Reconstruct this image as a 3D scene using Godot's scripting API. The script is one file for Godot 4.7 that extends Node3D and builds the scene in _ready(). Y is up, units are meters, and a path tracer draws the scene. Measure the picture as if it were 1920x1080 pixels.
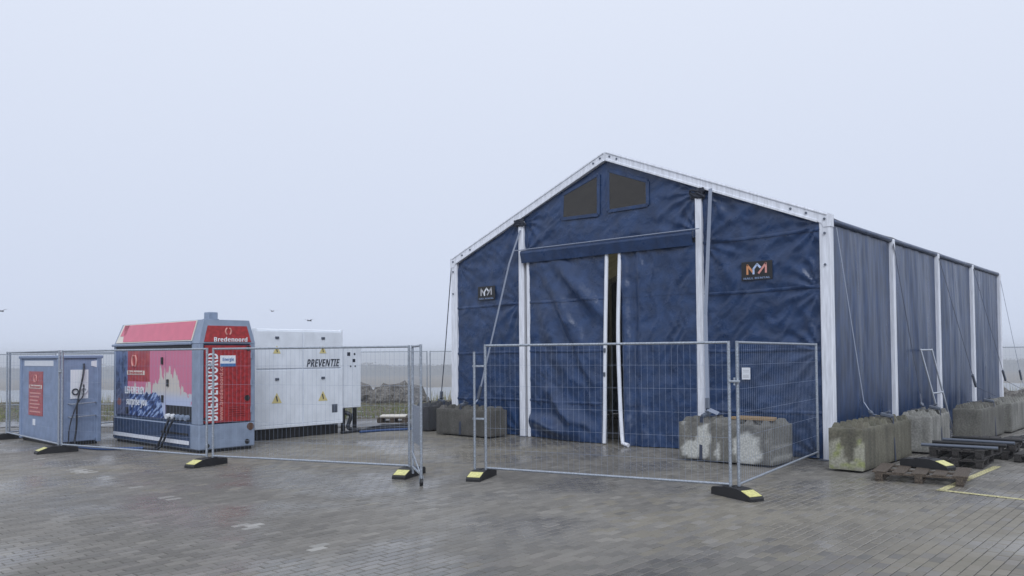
extends Node3D
# The yard is laid out on the axes of the tent: its front stands on z = 0, its long side runs towards -z, metres, y up.

const CAM := Vector3(9.888, 1.864, 14.234)
const EDGE := Vector2(-0.663, -0.748)     # towards the dike behind the yard
const EDGE_AT := 14.2
const HALF := 4.715                        # half the width of the tent
const BAY := 3.394
const EAVE := 4.207

var M := {}
var taken := {}
var rng := RandomNumberGenerator.new()
var wob := FastNoiseLite.new()
var font := SystemFont.new()

# ---------------------------------------------------------------- shapes
func st() -> SurfaceTool:
	var s := SurfaceTool.new()
	s.begin(Mesh.PRIMITIVE_TRIANGLES)
	return s

func v(s: SurfaceTool, p: Vector3, n: Vector3, c := Color.WHITE, uv := Vector2.ZERO) -> void:
	s.set_color(c)
	s.set_normal(n)
	s.set_uv(uv)
	s.add_vertex(p)

func tri(s: SurfaceTool, a: Vector3, b: Vector3, c: Vector3, out: Vector3, col := Color.WHITE) -> void:
	var n := (b - a).cross(c - a).normalized()
	if n.dot(out) > 0.0:
		v(s, a, n, col); v(s, c, n, col); v(s, b, n, col)
	else:
		v(s, a, -n, col); v(s, b, -n, col); v(s, c, -n, col)

func quad(s: SurfaceTool, a: Vector3, b: Vector3, c: Vector3, d: Vector3, out: Vector3, col := Color.WHITE) -> void:
	tri(s, a, b, c, out, col)
	tri(s, a, c, d, out, col)

# a box with chamfered edges
func cbox(s: SurfaceTool, at: Vector3, size: Vector3, bev := 0.006, turn := Basis.IDENTITY, col := Color.WHITE) -> void:
	var h := size * 0.5
	var e := minf(bev, minf(h.x, minf(h.y, h.z)) * 0.6)
	var P := {}
	for ix in [-1, 1]:
		for iy in [-1, 1]:
			for iz in [-1, 1]:
				var k := Vector3(ix, iy, iz)
				P[[ix, iy, iz, 0]] = at + turn * (k * Vector3(h.x, h.y - e, h.z - e))
				P[[ix, iy, iz, 1]] = at + turn * (k * Vector3(h.x - e, h.y, h.z - e))
				P[[ix, iy, iz, 2]] = at + turn * (k * Vector3(h.x - e, h.y - e, h.z))
				tri(s, P[[ix, iy, iz, 0]], P[[ix, iy, iz, 1]], P[[ix, iy, iz, 2]], turn * k, col)
	for i in [-1, 1]:
		quad(s, P[[i, -1, -1, 0]], P[[i, 1, -1, 0]], P[[i, 1, 1, 0]], P[[i, -1, 1, 0]], turn * Vector3(i, 0, 0), col)
		quad(s, P[[-1, i, -1, 1]], P[[1, i, -1, 1]], P[[1, i, 1, 1]], P[[-1, i, 1, 1]], turn * Vector3(0, i, 0), col)
		quad(s, P[[-1, -1, i, 2]], P[[1, -1, i, 2]], P[[1, 1, i, 2]], P[[-1, 1, i, 2]], turn * Vector3(0, 0, i), col)
		for j in [-1, 1]:
			quad(s, P[[i, j, -1, 0]], P[[i, j, 1, 0]], P[[i, j, 1, 1]], P[[i, j, -1, 1]], turn * Vector3(i, j, 0), col)
			quad(s, P[[i, -1, j, 0]], P[[i, 1, j, 0]], P[[i, 1, j, 2]], P[[i, -1, j, 2]], turn * Vector3(i, 0, j), col)
			quad(s, P[[-1, i, j, 1]], P[[1, i, j, 1]], P[[1, i, j, 2]], P[[-1, i, j, 2]], turn * Vector3(0, i, j), col)

func span(s: SurfaceTool, a: Vector3, b: Vector3, bev := 0.006, col := Color.WHITE) -> void:
	cbox(s, (a + b) * 0.5, (b - a).abs(), bev, Basis.IDENTITY, col)

# a bar of rectangular section between two points; wide lies along `side`
func bar(s: SurfaceTool, a: Vector3, b: Vector3, wide: float, thick: float, side: Vector3, bev := 0.004) -> void:
	var y := (b - a).normalized()
	var z := side.cross(y).normalized()
	var x := y.cross(z).normalized()
	cbox(s, (a + b) * 0.5, Vector3(wide, (b - a).length(), thick), bev, Basis(x, y, z))

func tube(s: SurfaceTool, pts: Array, r: float, sides := 8, caps := true) -> void:
	var rings := []
	var u := Vector3.ZERO
	for i in pts.size():
		var d: Vector3 = (pts[mini(i + 1, pts.size() - 1)] - pts[maxi(i - 1, 0)]).normalized()
		if u == Vector3.ZERO:
			u = d.cross(Vector3(0.31, 0.2, 0.93) if absf(d.y) > 0.9 else Vector3.UP).normalized()
		u = (u - d * u.dot(d)).normalized()
		var w := d.cross(u)
		var ring := []
		for k in sides:
			var a := TAU * k / sides
			ring.append(u * cos(a) + w * sin(a))
		rings.append(ring)
	for i in pts.size() - 1:
		for k in sides:
			var m := (k + 1) % sides
			var n0: Vector3 = rings[i][k]
			var n1: Vector3 = rings[i][m]
			var n2: Vector3 = rings[i + 1][m]
			var n3: Vector3 = rings[i + 1][k]
			v(s, pts[i] + n0 * r, n0); v(s, pts[i + 1] + n2 * r, n2); v(s, pts[i] + n1 * r, n1)
			v(s, pts[i] + n0 * r, n0); v(s, pts[i + 1] + n3 * r, n3); v(s, pts[i + 1] + n2 * r, n2)
	if caps:
		for end in [0, pts.size() - 1]:
			var out: Vector3 = (pts[end] - pts[1 if end == 0 else end - 1]).normalized()
			for k in range(1, sides - 1):
				tri(s, pts[end] + rings[end][0] * r, pts[end] + rings[end][k] * r, pts[end] + rings[end][k + 1] * r, out)

func smooth_line(pts: Array, n := 24) -> Array:
	var c := Curve3D.new()
	for i in pts.size():
		var d: Vector3 = (pts[mini(i + 1, pts.size() - 1)] - pts[maxi(i - 1, 0)]) / 6.0
		c.add_point(pts[i], -d, d)
	var o := []
	for i in n + 1:
		o.append(c.sample_baked(c.get_baked_length() * i / n, true))
	return o

# a plate: four corners of its face and a thickness behind it
func slab(s: SurfaceTool, a: Vector3, b: Vector3, c: Vector3, d: Vector3, thick: float, out: Vector3, uv := false) -> void:
	var n := (b - a).cross(c - a).normalized()
	if n.dot(out) < 0.0:
		n = -n
	var k := -n * thick
	var mid := (a + b + c + d) * 0.25
	if uv:      # a: bottom left, b: bottom right, c: top right, d: top left
		v(s, a, n, Color.WHITE, Vector2(0, 1)); v(s, d, n, Color.WHITE, Vector2(0, 0)); v(s, c, n, Color.WHITE, Vector2(1, 0))
		v(s, a, n, Color.WHITE, Vector2(0, 1)); v(s, c, n, Color.WHITE, Vector2(1, 0)); v(s, b, n, Color.WHITE, Vector2(1, 1))
	else:
		quad(s, a, b, c, d, n)
	quad(s, a + k, b + k, c + k, d + k, -n)
	for e in [[a, b], [b, c], [c, d], [d, a]]:
		quad(s, e[0], e[1], e[1] + k, e[0] + k, (e[0] + e[1]) * 0.5 - mid)

# a flat outline in x and y, given a depth in z
func prism(s: SurfaceTool, poly: Array, z0: float, z1: float) -> void:
	var p := PackedVector2Array(poly)
	var ix := Geometry2D.triangulate_polygon(p)
	for z in [z0, z1]:
		for i in range(0, ix.size(), 3):
			tri(s, Vector3(p[ix[i]].x, p[ix[i]].y, z), Vector3(p[ix[i + 1]].x, p[ix[i + 1]].y, z), Vector3(p[ix[i + 2]].x, p[ix[i + 2]].y, z), Vector3(0, 0, -1 if z == minf(z0, z1) else 1))
	var turn := 1.0 if Geometry2D.is_polygon_clockwise(p) else -1.0
	for i in p.size():
		var a := p[i]
		var b := p[(i + 1) % p.size()]
		var n := Vector3(-(b - a).y, (b - a).x, 0) * turn
		quad(s, Vector3(a.x, a.y, z0), Vector3(b.x, b.y, z0), Vector3(b.x, b.y, z1), Vector3(a.x, a.y, z1), n)

# a sheet of cloth, ground or stone: f(u, v) gives the point; col(p) its colour; keep(p) may leave cells out
func sheet(s: SurfaceTool, nu: int, nv: int, f: Callable, out: Vector3, col = null, keep = null) -> void:
	var P := []
	for j in nv + 1:
		for i in nu + 1:
			P.append(f.call(float(i) / nu, float(j) / nv))
	var w := nu + 1
	var N := []
	for j in nv + 1:
		for i in nu + 1:
			var du: Vector3 = P[j * w + mini(i + 1, nu)] - P[j * w + maxi(i - 1, 0)]
			var dv: Vector3 = P[mini(j + 1, nv) * w + i] - P[maxi(j - 1, 0) * w + i]
			var n := du.cross(dv).normalized()
			N.append(n if n.dot(out) > 0.0 else -n)
	for j in nv:
		for i in nu:
			var q := [j * w + i, j * w + i + 1, (j + 1) * w + i + 1, (j + 1) * w + i]
			if keep != null and not keep.call((P[q[0]] + P[q[2]]) * 0.5):
				continue
			var order := [0, 1, 2, 0, 2, 3]
			if (P[q[1]] - P[q[0]]).cross(P[q[2]] - P[q[0]]).dot(out) > 0.0:
				order = [0, 2, 1, 0, 3, 2]
			for k in order:
				v(s, P[q[k]], N[q[k]], col.call(P[q[k]]) if col != null else Color.WHITE)

# ---------------------------------------------------------------- nodes
func numbered(called: String) -> String:
	taken[called] = taken.get(called, -1) + 1
	return called if taken[called] == 0 else "%s_%03d" % [called, taken[called]]

func tag(o: Node, label: String, category: String, group := "") -> Node:
	o.set_meta("label", label)
	o.set_meta("category", category)
	if group:
		o.set_meta("group", group)
	return o

func thing(called: String, label: String, category: String, at := Vector3.ZERO, turn := 0.0, group := "") -> Node3D:
	var o := Node3D.new()
	o.name = numbered(called)
	add_child(o)
	o.position = at
	o.rotation.y = turn
	tag(o, label, category, group)
	return o

func mesh_node(called: String, mesh: Mesh, m: Material, parent: Node) -> MeshInstance3D:
	var o := MeshInstance3D.new()
	o.name = called
	o.mesh = mesh
	o.material_override = m
	parent.add_child(o, true)
	return o

func part(parent: Node, called: String, s: SurfaceTool, m: Material, label := "") -> MeshInstance3D:
	var o := mesh_node(called, s.commit(), m, parent)
	if label:
		o.set_meta("label", label)
	return o

func solo(called: String, s: SurfaceTool, m: Material, label: String, category: String, group := "", at := Vector3.ZERO, turn := 0.0) -> MeshInstance3D:
	var o := mesh_node(numbered(called), s.commit(), m, self)
	o.position = at
	o.rotation.y = turn
	tag(o, label, category, group)
	return o

func structure(called: String, s: SurfaceTool, m: Material) -> MeshInstance3D:
	var o := mesh_node(called, s.commit(), m, self)
	o.set_meta("kind", "structure")
	return o

func lettering(parent: Node, text: String, size: float, m: Material, at: Vector3, turn: Basis, width := 0.0, italic := false) -> MeshInstance3D:
	var t := TextMesh.new()
	t.font = font
	t.text = text
	t.font_size = 48
	t.pixel_size = size / 34.0      # capitals are about 34 pixels tall
	t.depth = 0.006
	t.curve_step = 2.0
	var o := mesh_node("lettering", t, m, parent)
	var b := turn
	if width > 0.0:
		var k: float = width / maxf(t.get_aabb().size.x, 0.001)
		b = turn * Basis(Vector3(k, 0, 0), Vector3(0.25 * k if italic else 0.0, 1, 0), Vector3(0, 0, 1))
	o.transform = Transform3D(b, at)
	return o

# ---------------------------------------------------------------- materials
func lin(r: float, g: float, b: float) -> Color:
	return Color(r, g, b).linear_to_srgb()

func noise_image(size: int, cycles: float, seed_: int, octaves := 4, ridged := false) -> Image:
	var n := FastNoiseLite.new()
	n.noise_type = FastNoiseLite.TYPE_SIMPLEX_SMOOTH
	n.seed = seed_
	n.frequency = cycles / size
	n.fractal_octaves = octaves
	n.fractal_type = FastNoiseLite.FRACTAL_RIDGED if ridged else FastNoiseLite.FRACTAL_FBM
	return n.get_seamless_image(size, size)

# grey texture: noise stretched between lo and hi, contrast above 1 makes patches
func grey(size: int, cycles: float, seed_: int, lo: float, hi: float, contrast := 1.0, octaves := 4, mid := 0.5) -> ImageTexture:
	var im := noise_image(size, cycles, seed_, octaves)
	im.convert(Image.FORMAT_L8)
	var d := im.get_data()
	for i in d.size():
		var t := clampf((d[i] / 255.0 - mid) * contrast + 0.5, 0.0, 1.0)
		d[i] = int(255.0 * lerpf(lo, hi, t))
	im = Image.create_from_data(size, size, false, Image.FORMAT_L8, d)
	im.generate_mipmaps()
	return ImageTexture.create_from_image(im)

func bumps(size: int, cycles: float, seed_: int, strength: float, octaves := 4, ridged := false) -> ImageTexture:
	var im := noise_image(size, cycles, seed_, octaves, ridged)
	im.convert(Image.FORMAT_RGBA8)
	im.bump_map_to_normal_map(strength)
	return ImageTexture.create_from_image(im)

func mat(color: Color, rough: float, metal := 0.0) -> StandardMaterial3D:
	var m := StandardMaterial3D.new()
	m.albedo_color = color
	m.roughness = rough
	m.metallic = metal
	return m

func planar(m: StandardMaterial3D, tile: Vector3, albedo: Texture2D = null, rough: Texture2D = null, normal: Texture2D = null, amount := 1.0) -> StandardMaterial3D:
	m.uv1_triplanar = true
	m.uv1_world_triplanar = true
	m.uv1_scale = Vector3(1.0 / tile.x, 1.0 / tile.y, 1.0 / tile.z)
	if albedo:
		m.albedo_texture = albedo
	if rough:
		m.roughness = 1.0
		m.roughness_texture = rough
	if normal:
		m.normal_enabled = true
		m.normal_texture = normal
		m.normal_scale = amount
	return m

func materials() -> void:
	var grime := grey(512, 6, 3, 0.80, 1.0, 1.6)
	var fine := grey(512, 40, 4, 0.84, 1.0, 1.4)
	var crease := bumps(512, 9, 5, 5.0, 4, true)
	var ripple := bumps(512, 14, 6, 3.0, 5)
	var streak := grey(512, 60, 7, 0.72, 1.0, 1.8)
	var gloss := grey(512, 7, 8, 0.26, 0.42, 1.6)
	# blue coated tarpaulin
	var tarpaulin := lin(0.018, 0.050, 0.138)
	M.front = planar(mat(tarpaulin, 0.3), Vector3(2.6, 2.6, 2.6), grime, gloss, crease, 0.28)
	M.side = planar(mat(tarpaulin, 0.3), Vector3(7.3, 40.0, 7.3), streak, gloss, ripple, 0.12)
	M.roof = planar(mat(lin(0.42, 0.41, 0.36), 0.6), Vector3(3, 3, 3), grime)
	M.roof.backlight_enabled = true
	M.roof.backlight = Color(0.5, 0.47, 0.36)
	M.window = mat(Color(0.15, 0.125, 0.10, 0.6), 0.15)
	planar(M.window, Vector3(1.5, 1.5, 1.5), null, null, bumps(256, 5, 34, 3.0, 3), 0.6)
	M.window.transparency = BaseMaterial3D.TRANSPARENCY_ALPHA
	M.black_cloth = mat(lin(0.012, 0.016, 0.03), 0.6)
	# metals and paint
	M.white_paint = planar(mat(lin(0.82, 0.84, 0.90), 0.42), Vector3(0.8, 7.0, 0.8), grey(512, 12, 11, 0.90, 1.0, 1.5, 5))
	M.bolt = mat(lin(0.13, 0.15, 0.19), 0.5, 0.5)
	M.zinc = planar(mat(lin(0.50, 0.55, 0.62), 0.42, 0.55), Vector3(0.4, 0.4, 0.4), grey(256, 12, 12, 0.75, 1.0, 1.5))
	M.wire = mat(lin(0.34, 0.40, 0.52), 0.45, 0.4)
	M.rubber = planar(mat(lin(0.018, 0.018, 0.020), 0.55), Vector3(0.5, 0.5, 0.5), fine)
	M.yellow = planar(mat(lin(0.82, 0.78, 0.30), 0.4), Vector3(0.3, 0.3, 0.3), grime)
	M.strap = planar(mat(lin(0.30, 0.34, 0.43), 0.6), Vector3(0.3, 0.6, 0.3), fine)
	M.strap_dark = mat(lin(0.035, 0.045, 0.075), 0.6)
	M.steel_blue = planar(mat(lin(0.27, 0.33, 0.44), 0.42), Vector3(1.5, 1.5, 1.5), grey(512, 5, 13, 0.90, 1.0, 1.3))
	M.cabinet_blue = planar(mat(lin(0.24, 0.31, 0.46), 0.45), Vector3(1.3, 1.3, 1.3), grey(512, 5, 14, 0.90, 1.0, 1.3))
	M.navy = planar(mat(lin(0.035, 0.065, 0.14), 0.45), Vector3(1.1, 1.1, 1.1), grime)
	M.red = planar(mat(lin(0.44, 0.028, 0.030), 0.32), Vector3(0.9, 0.9, 0.9), grey(512, 10, 15, 0.78, 1.0, 1.6))
	M.pink = planar(mat(lin(0.70, 0.15, 0.225), 0.3), Vector3(1.6, 1.6, 1.6), grey(256, 5, 16, 0.92, 1.0))  # faded red; the sky reflecting in the panel is put into this pink
	M.sign_red = planar(mat(lin(0.50, 0.085, 0.08), 0.4), Vector3(0.5, 0.5, 0.5), grime)
	M.cream = mat(lin(0.70, 0.66, 0.58), 0.5)
	M.white_sign = mat(lin(0.78, 0.80, 0.84), 0.4)
	M.sign_blue = mat(lin(0.06, 0.16, 0.38), 0.4)
	M.orange = mat(lin(0.62, 0.27, 0.12), 0.4)
	M.rose = mat(lin(0.66, 0.30, 0.26), 0.4)
	M.pale_blue = mat(lin(0.48, 0.58, 0.80), 0.4)
	M.dull_blue = mat(lin(0.20, 0.27, 0.42), 0.4)
	M.pale_grey = mat(lin(0.42, 0.42, 0.44), 0.4)
	M.black = mat(lin(0.012, 0.012, 0.014), 0.5)
	M.ink = mat(lin(0.02, 0.025, 0.04), 0.5)
	M.container = planar(mat(lin(0.82, 0.86, 0.92), 0.4), Vector3(2.2, 3.5, 2.2), grey(512, 6, 17, 0.94, 1.0, 1.3))
	M.label_yellow = mat(lin(0.66, 0.56, 0.25), 0.5)
	M.rust = planar(mat(lin(0.13, 0.065, 0.04), 0.8), Vector3(0.2, 0.2, 0.2), fine)
	M.aluminium = planar(mat(lin(0.60, 0.64, 0.70), 0.35, 0.5), Vector3(0.5, 0.5, 0.5), fine)
	# wood, stone, ground
	M.wood = planar(mat(lin(0.15, 0.115, 0.085), 0.8), Vector3(0.5, 0.5, 0.5), grey(512, 18, 18, 0.5, 1.0, 1.8))
	M.old_wood = planar(mat(lin(0.055, 0.048, 0.045), 0.75), Vector3(0.5, 0.5, 0.5), grey(512, 18, 19, 0.5, 1.0, 1.8))
	M.new_wood = planar(mat(lin(0.40, 0.27, 0.14), 0.75), Vector3(0.4, 0.4, 0.4), grey(512, 18, 20, 0.7, 1.0, 1.6))
	M.concrete = planar(mat(Color.WHITE, 0.85), Vector3(0.7, 0.7, 0.7), grey(512, 14, 21, 0.80, 1.0, 1.5, 6), null, bumps(512, 40, 22, 3.0, 5), 0.4)
	M.concrete.vertex_color_use_as_albedo = true
	M.rock = planar(mat(lin(0.25, 0.235, 0.215), 0.9), Vector3(0.9, 0.9, 0.9), grey(512, 10, 23, 0.5, 1.0, 1.8, 6))
	var wet := grey(1024, 6, 24, 0.27, 0.68, 3.0, 6)
	var grit := bumps(512, 60, 25, 2.0, 4)
	M.paver = planar(mat(Color.WHITE, 0.6), Vector3(17, 17, 17), null, wet)
	M.paver.vertex_color_use_as_albedo = true
	M.paver.detail_enabled = false
	M.ground = planar(mat(lin(0.135, 0.13, 0.128), 0.6), Vector3(17, 17, 17), grey(1024, 30, 26, 0.86, 1.0, 1.4, 6), wet)
	M.bedding = planar(mat(lin(0.055, 0.052, 0.043), 0.9), Vector3(2, 2, 2), grey(512, 30, 35, 0.6, 1.0, 1.5, 5))
	M.soil = planar(mat(lin(0.17, 0.155, 0.105), 0.95), Vector3(3.0, 3.0, 3.0), grey(512, 14, 27, 0.45, 1.0, 1.8, 6), null, grit, 1.0)
	M.paint_yellow = planar(mat(lin(0.74, 0.68, 0.36), 0.6), Vector3(0.6, 0.6, 0.6), grey(512, 16, 28, 0.62, 1.0, 2.0, 6))
	M.leafy = mat(Color.WHITE, 0.9)
	M.leafy.vertex_color_use_as_albedo = true
	M.water = planar(mat(lin(0.12, 0.15, 0.17), 0.12), Vector3(9, 9, 9), null, null, bumps(512, 18, 29, 1.5, 4), 0.5)
	M.far_field = planar(mat(lin(0.26, 0.19, 0.09), 0.95), Vector3(60, 60, 60), grey(512, 20, 36, 0.35, 1.0, 1.8, 6))
	M.far_hill = planar(mat(lin(0.09, 0.09, 0.07), 0.95), Vector3(20, 20, 20), grey(512, 20, 33, 0.5, 1.0, 1.6, 6))
	M.cable = mat(lin(0.012, 0.014, 0.02), 0.5)
	M.cable_blue = mat(lin(0.03, 0.07, 0.19), 0.5)
	M.bird = mat(lin(0.14, 0.14, 0.16), 0.9)

# ---------------------------------------------------------------- start
func _ready() -> void:
	rng.seed = 20
	wob.seed = 5
	wob.frequency = 1.0
	wob.fractal_octaves = 3
	font.font_names = PackedStringArray(["Droid Sans"])
	font.font_weight = 700

	var cam := Camera3D.new()
	cam.name = "camera"
	cam.projection = Camera3D.PROJECTION_FRUSTUM
	cam.near = 0.1
	cam.far = 6000.0
	cam.size = 0.1 * 1080.0 / 1524.0
	cam.frustum_offset = Vector2(0.0, 0.1 * 80.0 / 1524.0)
	var fwd := Vector3(-0.663, 0.0301, -0.748).normalized()
	var right := fwd.cross(Vector3.UP).normalized().rotated(fwd, -0.007366 * -1.0)
	right = (right - fwd * right.dot(fwd)).normalized()
	cam.transform = Transform3D(Basis(right, right.cross(fwd), -fwd), CAM)
	add_child(cam)
	cam.make_current()

	var sky_look := ProceduralSkyMaterial.new()
	sky_look.sky_top_color = Color(0.95, 0.96, 0.985)
	sky_look.sky_horizon_color = lin(0.525, 0.585, 0.72)
	sky_look.sky_curve = 1.0
	sky_look.ground_bottom_color = lin(0.25, 0.26, 0.28)
	sky_look.ground_horizon_color = lin(0.50, 0.57, 0.70)
	sky_look.sun_angle_max = 0.0
	var sky := Sky.new()
	sky.sky_material = sky_look
	var env := Environment.new()
	env.background_mode = Environment.BG_SKY
	env.sky = sky
	env.tonemap_mode = Environment.TONE_MAPPER_LINEAR
	env.tonemap_exposure = 1.2
	env.sdfgi_enabled = true
	env.ssao_enabled = true
	env.ssil_enabled = true
	env.fog_enabled = true
	env.fog_density = 0.0011
	env.fog_light_color = lin(0.90, 0.93, 0.97)
	var world := WorldEnvironment.new()
	world.environment = env
	add_child(world)

	var sun := DirectionalLight3D.new()
	sun.name = "sun"
	sun.light_energy = 0.5
	sun.light_angular_distance = 40.0
	sun.light_color = Color(0.93, 0.955, 1.0)
	sun.shadow_enabled = true
	add_child(sun)
	sun.look_at_from_position(Vector3.ZERO, Vector3(-0.56, -0.62, -0.54))

	materials()
	land()
	pavement()
	tent()
	blocks_and_straps()
	fences()
	power_unit()
	cabinet()
	container()
	small_things()
	background()

# ---------------------------------------------------------------- ground
func behind(x: float, z: float) -> float:
	return EDGE.x * x + EDGE.y * z

func land_height(x: float, z: float) -> float:
	var e := behind(x, z) - EDGE_AT
	if e <= 0.0:
		return -0.008
	return -0.008 - minf(e * 0.45, 22.5)

func land() -> void:
	# along the dike edge (t) and away from it (e); rows crowd together near the edge
	var rows := [-60.0, -20.0, 0.0, 8.0, 13.0, 14.2, 15.0, 17.0, 20.0, 26.0, 34.0, 50.0, 64.2, 80.0]
	var s := st()
	for j in rows.size() - 1:
		for i in 60:
			var p := []
			for c in [[i, j], [i + 1, j], [i + 1, j + 1], [i, j + 1]]:
				var t: float = (c[0] - 30) * 6.0
				var e: float = rows[c[1]]
				var x: float = EDGE.x * e - EDGE.y * t
				var z: float = EDGE.y * e + EDGE.x * t
				p.append(Vector3(x, land_height(x, z), z))
			quad(s, p[0], p[1], p[2], p[3], Vector3.UP)
	structure("ground", s, M.ground)
	s = st()
	var far := 1500.0
	var at := func(e: float, t: float) -> Vector3: return Vector3(EDGE.x * e - EDGE.y * t, -22.0, EDGE.y * e + EDGE.x * t)
	quad(s, at.call(30.0, -far), at.call(30.0, far), at.call(far, far), at.call(far, -far), Vector3.UP)
	structure("water", s, M.water)
	# rough verge along the dike, a low uneven bank
	s = st()
	var bank := func(u: float, w: float) -> Vector3:
		var e := lerpf(6.4, 15.2, w)
		var t := lerpf(-34.0, 7.5, u)
		var x := EDGE.x * e - EDGE.y * t
		var z := EDGE.y * e + EDGE.x * t
		var rise := smoothstep(0.0, 0.15, w) * 0.05 + wob.get_noise_2d(x * 0.6, z * 0.6) * 0.10 * smoothstep(0.0, 0.2, w) + smoothstep(0.55, 0.9, w) * 0.16
		return Vector3(x, land_height(x, z) - 0.03 + rise, z)
	sheet(s, 120, 40, bank, Vector3.UP, null, func(p: Vector3) -> bool: return p.x < -7.0 and p.z < 1.2 - (p.x + 7.0) * 0.75)
	structure("verge", s, M.soil)

func paver_mesh(c: Color) -> ArrayMesh:
	var s := st()
	var hx := 0.0500
	var hz := 0.1015
	var e := 0.006
	var top := [Vector3(-hx + e, 0, -hz + e), Vector3(hx - e, 0, -hz + e), Vector3(hx - e, 0, hz - e), Vector3(-hx + e, 0, hz - e)]
	var rim := [Vector3(-hx, -e, -hz), Vector3(hx, -e, -hz), Vector3(hx, -e, hz), Vector3(-hx, -e, hz)]
	quad(s, top[0], top[1], top[2], top[3], Vector3.UP, c)
	for i in 4:
		var j := (i + 1) % 4
		var out: Vector3 = (top[i] + top[j])
		quad(s, top[i], top[j], rim[j], rim[i], out + Vector3.UP * 0.05, c)
		quad(s, rim[i], rim[j], rim[j] + Vector3.DOWN * 0.05, rim[i] + Vector3.DOWN * 0.05, out, c)
	return s.commit()

func pavement() -> void:
	var tones := []
	var greys := [0.115, 0.135, 0.152, 0.17, 0.188, 0.215]
	for i in greys.size():
		var g: float = greys[i]
		tones.append(Color(g * 1.07, g, g * 0.89))
	for i in 3:
		var g: float = greys[i + 2]
		tones.append(Color(g * 1.12, g * 1.02, g * 0.83))     # sandy
	for g in [0.33, 0.26]:
		tones.append(Color(g, g * 0.97, g * 0.9))              # worn white road paint
	var meshes := []
	for c in tones:
		meshes.append(paver_mesh(c))
	var stain := FastNoiseLite.new()
	stain.seed = 9
	stain.frequency = 0.16
	stain.fractal_octaves = 4
	var root := Node3D.new()
	root.name = "pavement"
	root.set_meta("kind", "structure")
	add_child(root)
	var spots := []
	var fwd := Vector2(-0.663, -0.748)
	var side := Vector2(0.748, -0.663)
	var x := -16.0
	var course := 0
	while x < 16.0:
		x += 0.106
		course += 1
		var z := -24.0 + (0.1045 if course % 2 else 0.0)
		while z < 12.5:
			z += 0.209
			var d := Vector2(x - CAM.x, z - CAM.z)
			var depth := d.dot(fwd)
			if depth < 5.6 or depth > 26.0 or absf(d.dot(side)) > depth * 0.66 + 1.2:
				continue
			if absf(x) < HALF - 0.3 and z < -0.6 and z > -13.4:
				continue
			if x < -7.2 and z < 1.0 - (x + 7.2) * 0.75:
				continue
			var dark := stain.get_noise_2d(x, z) + stain.get_noise_2d(x * 5.0 + 70.0, z * 5.0) * 0.35
			var k := clampi(int(2.6 + dark * 3.4 + rng.randfn(0.0, 0.95)), 0, 5)
			if stain.get_noise_2d(x * 0.7 - 40.0, z * 0.7 + 9.0) + rng.randfn(0.0, 0.16) > 0.20 and k > 1:
				k = 6 + mini(k - 2, 2)
			var line := 8.76 + (x + 5.93) * 0.083
			if absf(z - line) < 0.11 and stain.get_noise_2d(x * 6.0 + 11.0, 3.0) + rng.randfn(0.0, 0.1) > (0.0 if (x < -3.1 and x > -6.0) or (x > 1.5 and x < 2.3) else 0.45):
				k = 9 + rng.randi() % 2
			var tilt := Basis.from_euler(Vector3(rng.randfn(0, 0.006), rng.randfn(0, 0.006), rng.randfn(0, 0.009)))
			spots.append([depth, k, Transform3D(tilt, Vector3(x, rng.randfn(0.0, 0.0010), z)), absf(d.dot(side)) < depth * 0.64 and depth > 6.75])
	var bed := st()
	sheet(bed, 64, 73, func(a: float, b: float) -> Vector3: return Vector3(lerpf(-15.9, 16.1, a), -0.0065, lerpf(-24.0, 12.5, b)), Vector3.UP, null, func(q: Vector3) -> bool:
		var d := Vector2(q.x - CAM.x, q.z - CAM.z)
		var depth := d.dot(fwd)
		return depth > 6.0 and depth < 25.6 and absf(d.dot(side)) < depth * 0.66 + 0.8 and not (absf(q.x) < HALF - 0.3 and q.z < -0.8 and q.z > -13.2) and not (q.x < -7.6 and q.z < 0.6 - (q.x + 7.2) * 0.75))
	part(root, "bedding_sand", bed, M.bedding)
	spots.sort_custom(func(a, b) -> bool: return a[0] < b[0])
	var own := 0
	var rest := []
	for p in spots:
		if own < 300 and p[3]:
			own += 1
			mesh_node("paver", meshes[p[1]], M.paver, root).transform = p[2]
		else:
			rest.append(p)
	var mm := MultiMesh.new()
	mm.transform_format = MultiMesh.TRANSFORM_3D
	mm.use_colors = true
	mm.mesh = paver_mesh(Color.WHITE)
	mm.instance_count = rest.size()
	for i in rest.size():
		mm.set_instance_transform(i, rest[i][2])
		mm.set_instance_color(i, tones[rest[i][1]])
	var more := MultiMeshInstance3D.new()
	more.name = "paver_field"
	more.multimesh = mm
	more.material_override = M.paver
	more.set_meta("kind", "stuff")
	root.add_child(more)
	# yellow bay lines painted on the pavers
	for l in [[Vector3(6.90, 0, 2.20), Vector3(6.985, 0, -0.9), 0.11], [Vector3(6.86, 0, 2.17), Vector3(11.5, 0, 2.75), 0.11]]:
		var s := st()
		var a: Vector3 = l[0]
		var b: Vector3 = l[1]
		var n := int((b - a).length() / 0.05)
		var across: Vector3 = (b - a).cross(Vector3.UP).normalized() * l[2] * 0.5
		for i in n:
			if rng.randf() < 0.05:
				continue
			var p := a.lerp(b, float(i) / n) + Vector3.UP * 0.005
			var q := a.lerp(b, float(i + 1) / n) + Vector3.UP * 0.005
			var w0 := 1.0 + wob.get_noise_1d(p.x * 9.0 + p.z * 7.0) * 0.2
			var w1 := 1.0 + wob.get_noise_1d(q.x * 9.0 + q.z * 7.0) * 0.2
			quad(s, p - across * w0, p + across * w0, q + across * w1, q - across * w1, Vector3.UP)
		part(root, "yellow_line", s, M.paint_yellow)

# ---------------------------------------------------------------- tent
func roof_under(x: float) -> float:
	return 5.99 - absf(x) * 0.407

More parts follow.
